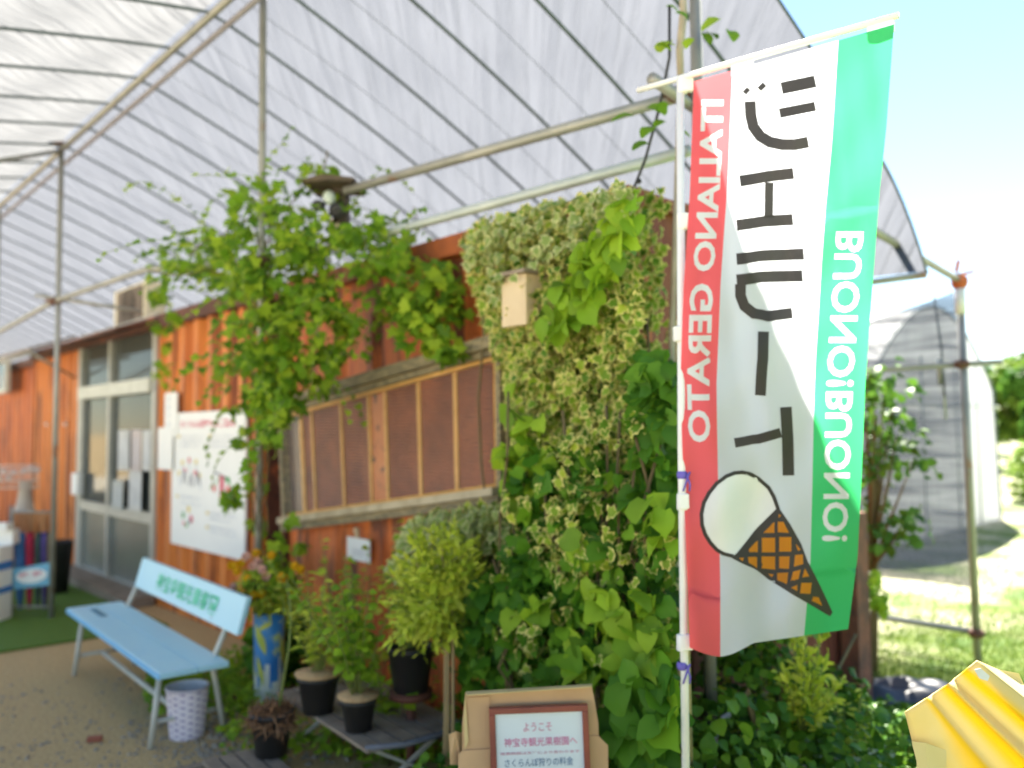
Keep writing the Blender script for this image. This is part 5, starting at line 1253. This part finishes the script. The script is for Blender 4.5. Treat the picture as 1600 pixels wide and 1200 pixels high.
c = cat4(c, leafcloud([(800, 700), (1000, 640), (1054, 800), (1054, 1120), (960, 1060), (760, 1050), (760, 900)], 320, -.62, -.50, (.032, .058), 26, 20))
# wraps round the end wall
for _ in range(420):
    w = random.uniform(-.1, .06); z = random.uniform(.9, 2.62); nv = Vector(-U) + Vector([random.gauss(0, .5) for _ in range(3)]); nv.normalize(); d = -Z + Vector([random.gauss(0, .5) for _ in range(3)]); d = d - nv * d.dot(nv)
    c[0].append(P(-random.uniform(.02, .12), w, z)); c[1].append(d.normalized()); c[2].append(nv); c[3].append(random.uniform(.04, .06))
leaves("foliage", G_ivy, *c, SH_LOBED, iv, droop=.25)
c = leafcloud([(722, 385), (742, 345), (860, 320), (990, 285), (1000, 360), (850, 400), (760, 480), (740, 450)], 160, -.50, -.38, (.04, .06), 50, 18)
c = cat4(c, leafcloud([(600, 905), (628, 815), (690, 795), (805, 790), (800, 860), (700, 880)], 260, -.46, -.38, (.035, .06), 26, 18)); leaves("pale_foliage", G_ivyb, *c, SH_LOBED, iv, droop=.25)
b = MB(); random.seed(5)
for k in range(14):
    x = random.uniform(760, 1000); q0 = pW(x, 1150, -.08); q1 = pW(x + random.uniform(-60, 30), random.uniform(330, 600), -.12); q0.z = 0
    b.tube([q0.lerp(q1, i / 8) + Vector([random.gauss(0, .02) for _ in range(3)]) for i in range(9)], .007, 5)
b.build("stem", M_stem, iv)
# plain green climber strands running over the ivy
cv = thing("broadleaf_climber", P(-.1, -.5, 0), "glossy broad-leaved climber heaped in front of the ivy left of the flag", "climber")
c = leafcloud([(1000, 560), (1056, 560), (1056, 700), (1045, 760), (1000, 740), (985, 640)], 260, -.55, -.25, (.055, .10), 26, 20)
c = cat4(c, leafcloud([(800, 700), (870, 690), (960, 720), (1056, 700), (1056, 1200), (960, 1200), (950, 1070), (720, 1075), (715, 960), (730, 890), (800, 850)], 1900, -.58, -.25, (.04, .085), 110, 26, up=.7, face=.7, rnd=.75))
c = cat4(c, leafcloud([(800, 700), (1056, 700), (1056, 1200), (700, 1200), (715, 960)], 900, -.4, -.1, (.05, .09), 0, rnd=.8))
c = cat4(c, leafcloud([(960, 1050), (1054, 1030), (1054, 1200), (960, 1200)], 70, -.72, -.55, (.07, .12), 12, 26))
leaves("foliage", G_kudzu, *c, SH_HEART, cv, droop=.25)
c = leafcloud([(780, 620), (830, 600), (860, 720), (820, 800), (760, 720)], 50, -.5, -.42, (.08, .12), 10, 16)
c = cat4(c, leafcloud([(850, 480), (900, 400), (985, 290), (1005, 300), (960, 420), (880, 540), (840, 560)], 130, -.52, -.44, (.06, .10), 18, 14))
c = cat4(c, leafcloud([(860, 800), (1054, 700), (1054, 1180), (940, 1060), (760, 1040)], 80, -.66, -.56, (.07, .11), 12, 18))
leaves("young_foliage", G_weed, *c, SH_HEART, cv, droop=.25)
b = MB(); random.seed(9)
for k in range(16):
    x = random.uniform(780, 1055); q0 = pW(x, 1150, -.5); q0.z = 0; q1 = pW(x + random.uniform(-60, 40), random.uniform(620, 900), -.5)
    b.tube([q0.lerp(q1, i / 7) + Vector([random.gauss(0, .03) for _ in range(3)]) for i in range(8)], .006, 5)
b.build("stem", M_stem, cv)
random.seed(21)
# ground cover under and right of the flag
def groundpts(x0, x1, y0, y1, n): return [(random.uniform(x0, x1), random.uniform(y0, y1)) for _ in range(n)]
pos = []; D = []; N = []; S_ = []
for _ in range(9000):
    t = random.uniform(-1.9, .6); w = random.uniform(-1.0, 1.75)
    if t > -.05 and w > -.15: continue
    hmx = .42 * math.exp(-((w - .2) / 1.0) ** 2) * max(0, min(1, (t + 1.9) / .8)) + .08
    if t < -.9: hmx *= max(.3, 1 - (-.9 - t))
    pos.append(P(t, w, random.uniform(.0, hmx))); nv = Vector((random.gauss(0, .5), random.gauss(0, .5) - .3, 1)).normalized(); d = Vector((random.gauss(0, 1), random.gauss(0, 1), -.1)); d = d - nv * d.dot(nv); D.append(d.normalized()); N.append(nv); S_.append(random.uniform(.028, .06))
leaves("ground_cover", G_dark, pos, D, N, S_, SH_ROUND, None)
tag(bpy.data.objects["ground_cover"], "dark leafy ground cover spreading below the flag and round the corner", "ground cover", kind="stuff")
pos = []; D = []; N = []; S_ = []
for x, y in sample([(1150, 1060), (1220, 1090), (1340, 1110), (1400, 1180), (1400, 1200), (1130, 1200)], 190):
    c0 = atH(x, y, .25)
    for k in range(5): a = k * 1.257; nv = Vector((0, -.4, 1)).normalized(); pos.append(c0); D.append(Vector((math.cos(a), math.sin(a), .2)).normalized()); N.append(nv); S_.append(random.uniform(.010, .018))
leaves("white_blossom", G_white, pos, D, N, S_, SH_PETAL, None)
tag(bpy.data.objects["white_blossom"], "tiny white blossoms dotted over the dark ground cover", "blossom", kind="stuff")
# young feathery sapling in front of the container end
sy = atH(1240, 1230, 0).y
sp_ = thing("sapling", Vector((atY(1240, 1180, 3.3).x, 3.3, 0)), "yellow-green sapling with forked twigs standing under the flag's lower right", "sapling")
b = MB(); sY = 3.3; root = Vector((atY(1243, 1195, sY).x, sY, 0)); fk = atY(1252, 1145, sY)
tips = [(1228, 1060), (1222, 1045), (1258, 1010), (1262, 960), (1300, 1090), (1290, 1030), (1315, 1062), (1248, 1090), (1285, 985), (1240, 990)]
b.tube([root, atY(1247, 1195, sY), fk], [.008, .008, .006], 7); pos = []; D = []; N = []; S_ = []
for x, y in tips:
    e_ = atY(x, y, sY + random.uniform(-.12, .12)); b.tube([fk, fk.lerp(e_, .5) + Vector((0, 0, .01)), e_], [.005, .004, .002], 5)
    for k in range(46):
        f = .15 + .85 * k / 46; q_ = fk.lerp(e_, f); d = (e_ - fk).normalized() + Vector([random.gauss(0, .8) for _ in range(3)]); pos.append(q_ + Vector([random.gauss(0, .008) for _ in range(3)])); D.append(d.normalized()); N.append(Vector((random.gauss(0, .4), -.6, .8)).normalized()); S_.append(random.uniform(.025, .055))
b.build("twigs", M_gstem, sp_); leaves("foliage", G_feather, pos, D, N, S_, SH_LONG, sp_)
for px, h_, lab in ((1180, .75, "pale feathery weed under the flag's middle"), (1310, .60, "pale feathery weed beside the rusty corner post"), (1120, .55, "pale feathery weed just right of the flag pole")):
    e = thing("feathery_weed", Vector((atY(px, 1100, 3.5).x, 3.5, 0)), lab, "weed", "feathery weeds under the flag"); herb(e, Vector((atY(px, 1100, 3.5).x, 3.5, 0)), 7, h_, .22, (.03, .06), G_feather, SH_LONG, 22)
# low shrub mass behind/under the flag left part
sh = thing("bush", P(-.35, .2, 0), "dark green bush growing behind the flag against the container end wall", "bush")
c = ([], [], [], [])
for (t, w, z, r_, n_) in ((-.35, .25, .40, .34, 520), (-.42, .75, .26, .26, 380), (-.5, -.3, .33, .33, 560), (-.25, .45, .72, .26, 260)):
    c = cat4(c, ballcloud(P(t, w, z), (r_, r_, r_), n_, (.035, .065)))
leaves("foliage", G_dark, *c, SH_ROUND, sh)
b = MB()
for k in range(8): b.tube([P(-.35, .4, 0), P(-.35 + random.uniform(-.2, .2), random.uniform(-.2, 1.2), .6)], .008, 5)
b.build("stem", M_stem, sh)
# water hose loop
b = MB(); hY = 3.15; b.tube([Vector((atY(1112, 1200, hY).x, hY, .0)), atY(1114, 1190, hY), atY(1118, 1150, hY + .05), atY(1130, 1122, hY + .1), atY(1150, 1110, hY + .15), atY(1165, 1120, hY + .2), Vector((atY(1180, 1150, hY + .3).x, hY + .3, 0))], .011, 8)
b.build("garden_hose", mat("grey_hose", (.35, .38, .40), (.3, .33, .35), .4), label="grey hose looping up from the ground cover right of the pole", cat="hose")

# weeds under bench and along the wall base
pos = []; D = []; N = []; S_ = []
for _ in range(2600):
    px, py = random.choice([(random.uniform(350, 700), random.uniform(1060, 1200)), (random.uniform(230, 400), random.uniform(1040, 1120)), (random.uniform(560, 730), random.uniform(1000, 1200))])
    p_ = atH(px, py, 0)
    pos.append(p_ + Z * random.uniform(0, .12)); nv = Vector((random.gauss(0, .6), random.gauss(0, .6) - .3, 1)).normalized(); d = Vector((random.gauss(0, 1), random.gauss(0, 1), .5)); d = d - nv * d.dot(nv); D.append(d.normalized()); N.append(nv); S_.append(random.uniform(.02, .055))
leaves("undergrowth", G_weed, pos, D, N, S_, SH_ROUND, None); tag(bpy.data.objects["undergrowth"], "low weeds creeping over the dirt around the stand and pots", "weeds", kind="stuff")
# shady shrub behind the bench end
sb = thing("bush", atH(365, 1075, 0) + V * .2, "dark broad-leaved bush behind the bench's right end and bin", "bush")
o_ = atH(352, 1085, 0) + V * .35
c = cat4(ballcloud(o_ + Z * .2, (.22, .22, .22), 380, (.04, .08)), ballcloud(o_ + Z * .42 + U * -.05, (.13, .15, .16), 160, (.05, .09))); leaves("foliage", G_kudzu, *c, SH_HEART, sb)
b = MB(); [b.tube([o_, o_ + Vector((random.uniform(-.15, .15), random.uniform(-.15, .15), .4))], .006, 5) for _ in range(6)]; b.build("stem", M_stem, sb)
# loose stones
b = MB(); random.seed(3)
for _ in range(900):
    px, py = random.choice([(random.uniform(0, 360), random.uniform(1060, 1199)), (random.uniform(200, 560), random.uniform(1120, 1199)), (random.uniform(300, 480), random.uniform(1080, 1199))])
    p_ = atH(px, py, 0); r_ = random.uniform(.004, .016) * (1.6 if px > 300 and random.random() < .3 else 1)
    sx, sy_, sz_ = random.uniform(.7, 1.3), random.uniform(.7, 1.3), random.uniform(.4, .8)
    a = random.uniform(0, 3); X = Vector((math.cos(a), math.sin(a), 0)) * r_ * sx; Y_ = Vector((-math.sin(a), math.cos(a), 0)) * r_ * sy_
    vs = [p_ + X, p_ + Y_, p_ - X, p_ - Y_, p_ + Z * r_ * sz_ + X * .5 + Y_ * .2, p_ + Z * r_ * sz_ * 1.1 + Y_ * .5 - X * .1, p_ + Z * r_ * sz_ - X * .5, p_ + Z * r_ * sz_ * .9 - Y_ * .5]
    b.add(vs, [(0, 1, 5, 4), (1, 2, 6, 5), (2, 3, 7, 6), (3, 0, 4, 7), (4, 5, 6, 7)], 0)
b.build("gravel", mat("pebble", (.34, .29, .22), (.22, .19, .15), .9, scale=20), kind="stuff", label="scattered pebbles on the bare dirt", cat="gravel")

# ================================================================== CARDBOARD SIGN
KY = 2.75
k = thing("cardboard_sign", Vector((atY(830, 1200, KY).x, KY, 0)), "opened cardboard box stood up as a backing behind the framed welcome board", "cardboard")
def kp(px, py, dy=0): return atY(px, py, KY + dy)
b = MB()
b.slab([kp(727, 1083), kp(905, 1071), kp(925, 1073), kp(935, 1130), kp(936, 1200), kp(930, 1500), kp(728, 1500), kp(722, 1170), kp(722, 1130)], Vector((0, .006, 0)))
b.build("back_panel", M_card, k)
b = MB(); b.slab([kp(729, 1090, -.006), kp(765, 1088, -.006), kp(765, 1158, -.006), kp(733, 1157, -.006)], Vector((0, .005, 0))); b.slab([kp(716, 1180, -.008), kp(722, 1173, -.008), kp(766, 1170, -.008), kp(766, 1500, -.008), kp(716, 1500, -.008)], Vector((0, .005, 0)))
b.slab([kp(701, 1148, -.004), kp(712, 1143, -.004), kp(722, 1146, .03), kp(722, 1195, .03), kp(703, 1195, -.004)], Vector((0, .004, 0)))
b.slab([kp(921, 1150, -.006), kp(935, 1150, -.006), kp(950, 1165, -.006), kp(953, 1500, -.006), kp(921, 1500, -.006)], Vector((0, .005, 0))); b.build("side_flap", M_card, k)
b = MB(); b.slab([kp(728, 1082, -.0), kp(925, 1070, 0), kp(925, 1074, -.05), kp(729, 1087, -.05)], Vector((0, 0, .003))); b.slab([kp(727, 1085, -.012), kp(732, 1158, -.012), kp(726, 1172, -.012), kp(724, 1120, -.012)], Vector((0, .004, 0))); b.build("top_flap", M_cardcut, k)
wbn = thing("welcome_board", Vector((atY(840, 1200, KY).x, KY - .03, 0)), "red-framed white welcome board with pink and blue Japanese writing", "sign")
q4 = [(763, 1105), (918, 1100), (925, 1500), (765, 1500)]
F0, F1 = kp(764, 1106, -.035), kp(918, 1100, -.035)
ex = (F1 - F0).normalized(); ez = Vector((ex.z * -1, 0, ex.x)).normalized(); FW_ = (F1 - F0).length; FH_ = 1.05; ff = .019; yv = Vector((0, 1, 0))
def fbx(x0, x1, z0_, z1_, y0, y1): # x right, z down
    q = lambda x, z, y: F0 + ex * x - ez * z + yv * y
    return [q(x0, z1_, y0), q(x1, z1_, y0), q(x1, z1_, y1), q(x0, z1_, y1)], [q(x0, z0_, y0), q(x1, z0_, y0), q(x1, z0_, y1), q(x0, z0_, y1)]
FH_ = (F0.z - .02) * .62
b = MB()
for a in ((0, FW_, 0, ff), (0, FW_, FH_ - ff, FH_), (0, ff, ff, FH_ - ff), (FW_ - ff, FW_, ff, FH_ - ff)): b.hexa(*fbx(*a, -.012, .012))
b.build("frame", M_redframe, wbn, bevel=.002)
b = MB(); b.hexa(*fbx(ff, FW_ - ff, ff, FH_ - ff, -.002, .004))
def ft(s, fx0, fx1, py, hh_, m, bold=.02):
    z_ = (py - 1103) / 1300 * (KY - .035); text_on(b, s, F0 + ex * (FW_ * fx0) - ez * (z_ + hh_) - yv * .004, ex, ez, width=FW_ * (fx1 - fx0), height=hh_, bold=bold, m=m)
ft("ようこそ", .34, .63, 1127, .028, 1); ft("神宝寺観光果樹園へ", .14, .88, 1149, .028, 2, .006); ft("さくらんぼ狩りの料金", .14, .83, 1180, .026, 3, .006)
ft("営業期間は天候により変わります", .10, .90, 1170, .009, 1)
ft("大人 小学生 幼児", .14, .83, 1215, .03, 3); b.build("panel", [mat("board_white", (.62, .68, .74), (.58, .64, .70), .3), mat("pale_pink_ink", (.62, .35, .45)), mat("pink_board_ink", (.62, .20, .36)), mat("navy_ink", (.12, .20, .34))], wbn)
eb = MB(); ebp = Vector((F0.x, KY, 0))
for s_ in (.1, .9):
    top = F0 + ex * FW_ * s_ - ez * FH_ * .95 + yv * .02; eb.bar(Vector((top.x, KY - .12, 0)), top, .02, .02, up=Vector((0, 1, 0))); eb.bar(Vector((top.x, KY + .35, 0)), top + yv * .02, .02, .02, up=Vector((0, 1, 0)))
eb.build("easel", M_wood, wbn)

# ================================================================== YELLOW FOLDED SHEET (lower right)
YW = 1.75
ys = thing("yellow_board", Vector((atY(1530, 1190, YW).x, YW, 0)), "stiff folded yellow plastic sheet leaning at the lower right, grey sticker near its peak", "board")
M_yel = mat("pale_yellow_plastic", (.72, .60, .26), (.74, .64, .34), .6, trans=.3, spec=.3); M_yd = mat("golden_plastic", (.78, .50, .02), (.72, .44, .015), .35, trans=.25)
def yp(px, py, d=0): return atY(px, py, YW + d)
b = MB()
# fluted sheet: parallel bands run from the upper-left edge to the lower right
edge = [((1415, 1113), .0, .25), ((1447, 1092), .01, .78), ((1458, 1085), .022, .86), ((1474, 1075), .02, .97), ((1482, 1069), -.004, 1.04), ((1492, 1061), .016, 1.10), ((1504, 1052), .014, 1.16), ((1512, 1045), -.004, 1.20), ((1528, 1032), .0, 1.26)]
KE = 48; rows = 24; vs = []; tone = []
def sst(x): x = max(0, min(1, x)); return x * x * (3 - 2 * x)
for j in range(rows + 1):
    s_ = 420 * (j / rows) ** 1.3; q_ = min(1, s_ / 170)
    for i in range(KE + 1):
        f = i / KE * (len(edge) - 1); e0 = min(int(f), len(edge) - 2); g_ = sst(f - e0); gl = f - e0
        A1, B1 = edge[e0], edge[e0 + 1]
        ex0 = A1[0][0] + (B1[0][0] - A1[0][0]) * gl; ey0 = A1[0][1] + (B1[0][1] - A1[0][1]) * gl; dr = A1[2] + (B1[2] - A1[2]) * gl
        vs.append(yp(ex0 + dr * s_, ey0 + s_, (A1[1] + (B1[1] - A1[1]) * g_) * (1 + .3 * q_)))
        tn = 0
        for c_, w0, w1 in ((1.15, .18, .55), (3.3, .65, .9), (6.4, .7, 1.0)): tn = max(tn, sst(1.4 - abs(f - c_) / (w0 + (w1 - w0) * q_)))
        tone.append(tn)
b.add(vs, [(j * (KE + 1) + i, (j + 1) * (KE + 1) + i, (j + 1) * (KE + 1) + i + 1, j * (KE + 1) + i + 1) for j in range(rows) for i in range(KE)], 0, True)
def yellow_sheen_mat():  # pale between the gold bands paints in light caught by the thin flutes
    m = mat("yellow_painted_sheen", (.72, .58, .24), (.74, .62, .30), .6, spec=.3, trans=.3)
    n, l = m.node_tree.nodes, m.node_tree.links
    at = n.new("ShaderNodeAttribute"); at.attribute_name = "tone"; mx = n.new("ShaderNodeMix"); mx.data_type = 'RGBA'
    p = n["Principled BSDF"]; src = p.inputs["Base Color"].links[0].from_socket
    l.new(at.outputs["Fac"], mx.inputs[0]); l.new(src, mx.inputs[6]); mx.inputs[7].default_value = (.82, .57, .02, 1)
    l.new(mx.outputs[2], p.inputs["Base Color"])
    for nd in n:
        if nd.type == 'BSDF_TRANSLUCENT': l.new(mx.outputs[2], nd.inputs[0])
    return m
o1 = b.build("fluted_sheet", yellow_sheen_mat(), ys); at_ = o1.data.attributes.new("tone", 'FLOAT', 'POINT'); at_.data.foreach_set("value", tone); md = o1.modifiers.new("solid", 'SOLIDIFY'); md.thickness = .004
b = MB(); b.add([yp(1528, 1032, .001), yp(1560, 1046, .03), yp(1592, 1052, .06), yp(1600, 1070, .06), yp(1640, 1110, .08), yp(2150, 1452, .1), yp(1528 + 1.26 * 420, 1452, .001)], [(0, 6, 5, 4, 3, 2, 1)])
o2 = b.build("side_sheet", M_yel, ys); md = o2.modifiers.new("solid", 'SOLIDIFY'); md.thickness = .004
b = MB(); b.slab([yp(1522, 1046, -.012), yp(1532, 1044, -.012), yp(1546, 1056, -.012), yp(1543, 1064, -.012), yp(1530, 1060, -.012)], Vector((0, -.001, 0))); b.build("sticker", mat("grey_sticker", (.60, .60, .60)), ys)
b = MB(); b.slab([yp(1424, 1158, -.01), yp(1445, 1160, -.018), yp(1478, 1172, -.02), yp(1480, 1500, -.02), yp(1440, 1500, -.02), yp(1432, 1190, -.012)], Vector((0, -.002, 0))); b.build("pocket", M_yel, ys)
b = MB(); q_ = yp(1560, 1130, .12); b.bar(Vector((q_.x, q_.y, 0)), q_, .03, .03, up=Vector((0, 1, 0))); b.bar(Vector((q_.x - .2, q_.y, .01)), Vector((q_.x + .2, q_.y, .01)), .03, .02); b.build("support_post", M_wood, ys)

# ================================================================== RIGHT BACKGROUND
# rusty drum column / end of container seen right of the flag
b = MB(); cpx = P(-.03, DEP + .02, 0); b.box(P(-.07, DEP - .14, .55), U * .05, V * .075, Z * .545); b.build("corner_post", mat("flaky_rust", (.26, .10, .06), (.14, .07, .05), .85, scale=10, bump=.5, c3=(.06, .08, .04), c3t=.6), label="flaking rusty corner post at the container's far end beside the flag", cat="post")
# black tarp heap
tc0 = atH(1402, 1090, 0); tpz = thing("tarp_heap", tc0, "crumpled black plastic tarp heaped on the grass behind the yellow sheet", "tarp")
b = MB(); N_, M_ = 30, 16; vs = []
for j in range(M_ + 1):
    for i in range(N_ + 1):
        x = -.42 + .84 * i / N_; y = -.22 + .44 * j / M_; hgt = .085 * max(0, 1 - (x / .42) ** 2) ** .7 * max(0, 1 - (y / .22) ** 2) ** .6
        vs.append(tc0 + Vector((x, y, hgt * (1 + .25 * math.sin(x * 23 + y * 9)) + .012 * math.sin(y * 40 + x * 11) * (hgt > .01) + .004)))
b.add(vs, [(j * (N_ + 1) + i, j * (N_ + 1) + i + 1, (j + 1) * (N_ + 1) + i + 1, (j + 1) * (N_ + 1) + i) for j in range(M_) for i in range(N_)], 0, True); b.build("sheet", mat("black_tarp", (.04, .045, .06), (.06, .065, .08), .4), tpz)
# trees
def tree(base, h, r, n, lm, size, label, group=None, trunk_r=.08, squash=.8, name="tree", blobs=12):
    base = Vector(base); e = thing(name, base, label, "tree", group); b = MB(); random.seed(int(abs(base.x * 100 + base.y * 10)))
    top = base + Z * h * .75; b.tube([base, base.lerp(top, .5) + Vector((.05, .03, 0)), top], [trunk_r, trunk_r * .7, trunk_r * .3], 8); c = ([], [], [], [])
    for k in range(blobs):
        a = random.uniform(0, 6.28); rr = r * random.uniform(.2, .9); z_ = h * random.uniform(.35, .92); f = 1 - abs(z_ / h - .6) * 1.0
        q_ = base + Vector((rr * f * math.cos(a), rr * f * math.sin(a), z_)); b.tube([base + Z * h * .3, base.lerp(q_, .6) + Z * h * .12, q_], [trunk_r * .4, trunk_r * .25, trunk_r * .1], 6)
        s_ = r * random.uniform(.3, .5); c = cat4(c, ballcloud(q_, (s_, s_, s_ * squash), n // blobs, size))
    b.build("trunk", M_stem, e); leaves("crown", lm, *c, SH_ROUND, e); return e
t1_ = atY(1352, 650, 5.5); tree((t1_.x, 5.5, 0), 2.15, .42, 420, G_tree, (.04, .08), "dark green small tree seen through the net right of the flag", blobs=20, trunk_r=.03)
fx = lambda px, Y: atY(px, 660, Y).x
tree((fx(1600, 30), 30, 0), 4.0, 1.6, 2600, G_hedge, (.25, .4), "pale green roadside tree at the far right edge", trunk_r=.15)
tree((fx(1650, 24), 24, 0), 3.8, 1.4, 2600, G_tree, (.2, .35), "broad dark tree just past the far right edge", trunk_r=.15)
tree((fx(1625, 42), 42, 0), 5.0, 2.4, 2200, G_tree, (.35, .5), "darker distant tree rising behind the far right hedge", trunk_r=.2)
for i, (px, Y) in enumerate(((1345, 26), (1440, 34), (1200, 40), (1510, 46))):
    tree((fx(px, Y), Y, 0), 3.2 + .6 * i, 2.2, 1500, G_tree, (.3, .5), ["low tree behind the net nearest the flag", "low tree hidden mostly by the plastic tunnel", "low tree behind the banner", "low far tree behind the tunnel's right side"][i], group="trees beyond the tunnels", trunk_r=.12)
hg = thing("hedge", Vector((fx(1610, 17), 17, 0)), "clipped yellow-green hedge on the grass at the far right edge", "hedge")
c = ([], [], [], [])
for k in range(10): c = cat4(c, ballcloud(Vector((fx(1602, 17) + .30 + k * .5, 17 + k * .3, .6)), (.7, .6, .75), 520, (.09, .15), shell=.6))
leaves("foliage", G_hedge, *c, SH_ROUND, hg)
b = MB(); [b.tube([Vector((fx(1602, 17) + .6 + k * .5, 17 + k * .3, 0)), Vector((fx(1602, 17) + .6 + k * .5, 17 + k * .3, .8))], .03, 5) for k in range(10)]; b.build("trunk", M_stem, hg)
# grass tufts on the right field
rng = np.random.default_rng(4); pos = []; D = []; N = []; S_ = []
for _ in range(22000):
    px, py = random.uniform(1330, 1630), random.choice((random.uniform(815, 1000), random.uniform(960, 1200), random.uniform(990, 1200)))
    p_ = atH(px, py, 0); a = random.uniform(0, 6.28); pos.append(p_); D.append(Vector((math.cos(a) * .5, math.sin(a) * .5, 1)).normalized()); N.append(Vector((math.sin(a), -math.cos(a) - .5, .2)).normalized()); S_.append(random.uniform(.02, .045))
leaves("grass", leafmat("grass_blade", [(.05, .12, .02), (.10, .19, .03), (.20, .27, .06)], trans=.4), pos, D, N, S_, SH_FINE, None); tag(bpy.data.objects["grass"], "short sunlit grass on the field right of the flag", "grass", kind="stuff")
b = MB(); sk = [(1363, 955), (1366, 1075), (1345, 1072)]; y_ = 4.9
b.tube([Vector((atY(1363, 1075, y_).x, y_, 0)), atY(1363, 1000, y_), atY(1361, 900, y_)], .007, 6); pl = thing("seedling", Vector((atY(1363, 1075, y_).x, y_, 0)), "thin staked seedling with few leaves just right of the rusty corner", "plant"); b.build("stem", M_stem, pl)
c = ycloud([(1345, 890), (1385, 900), (1382, 960), (1350, 950)], 60, y_ - .1, y_ + .1, (.04, .07), 8, 8); leaves("foliage", G_weed, *c, SH_ROUND, pl)
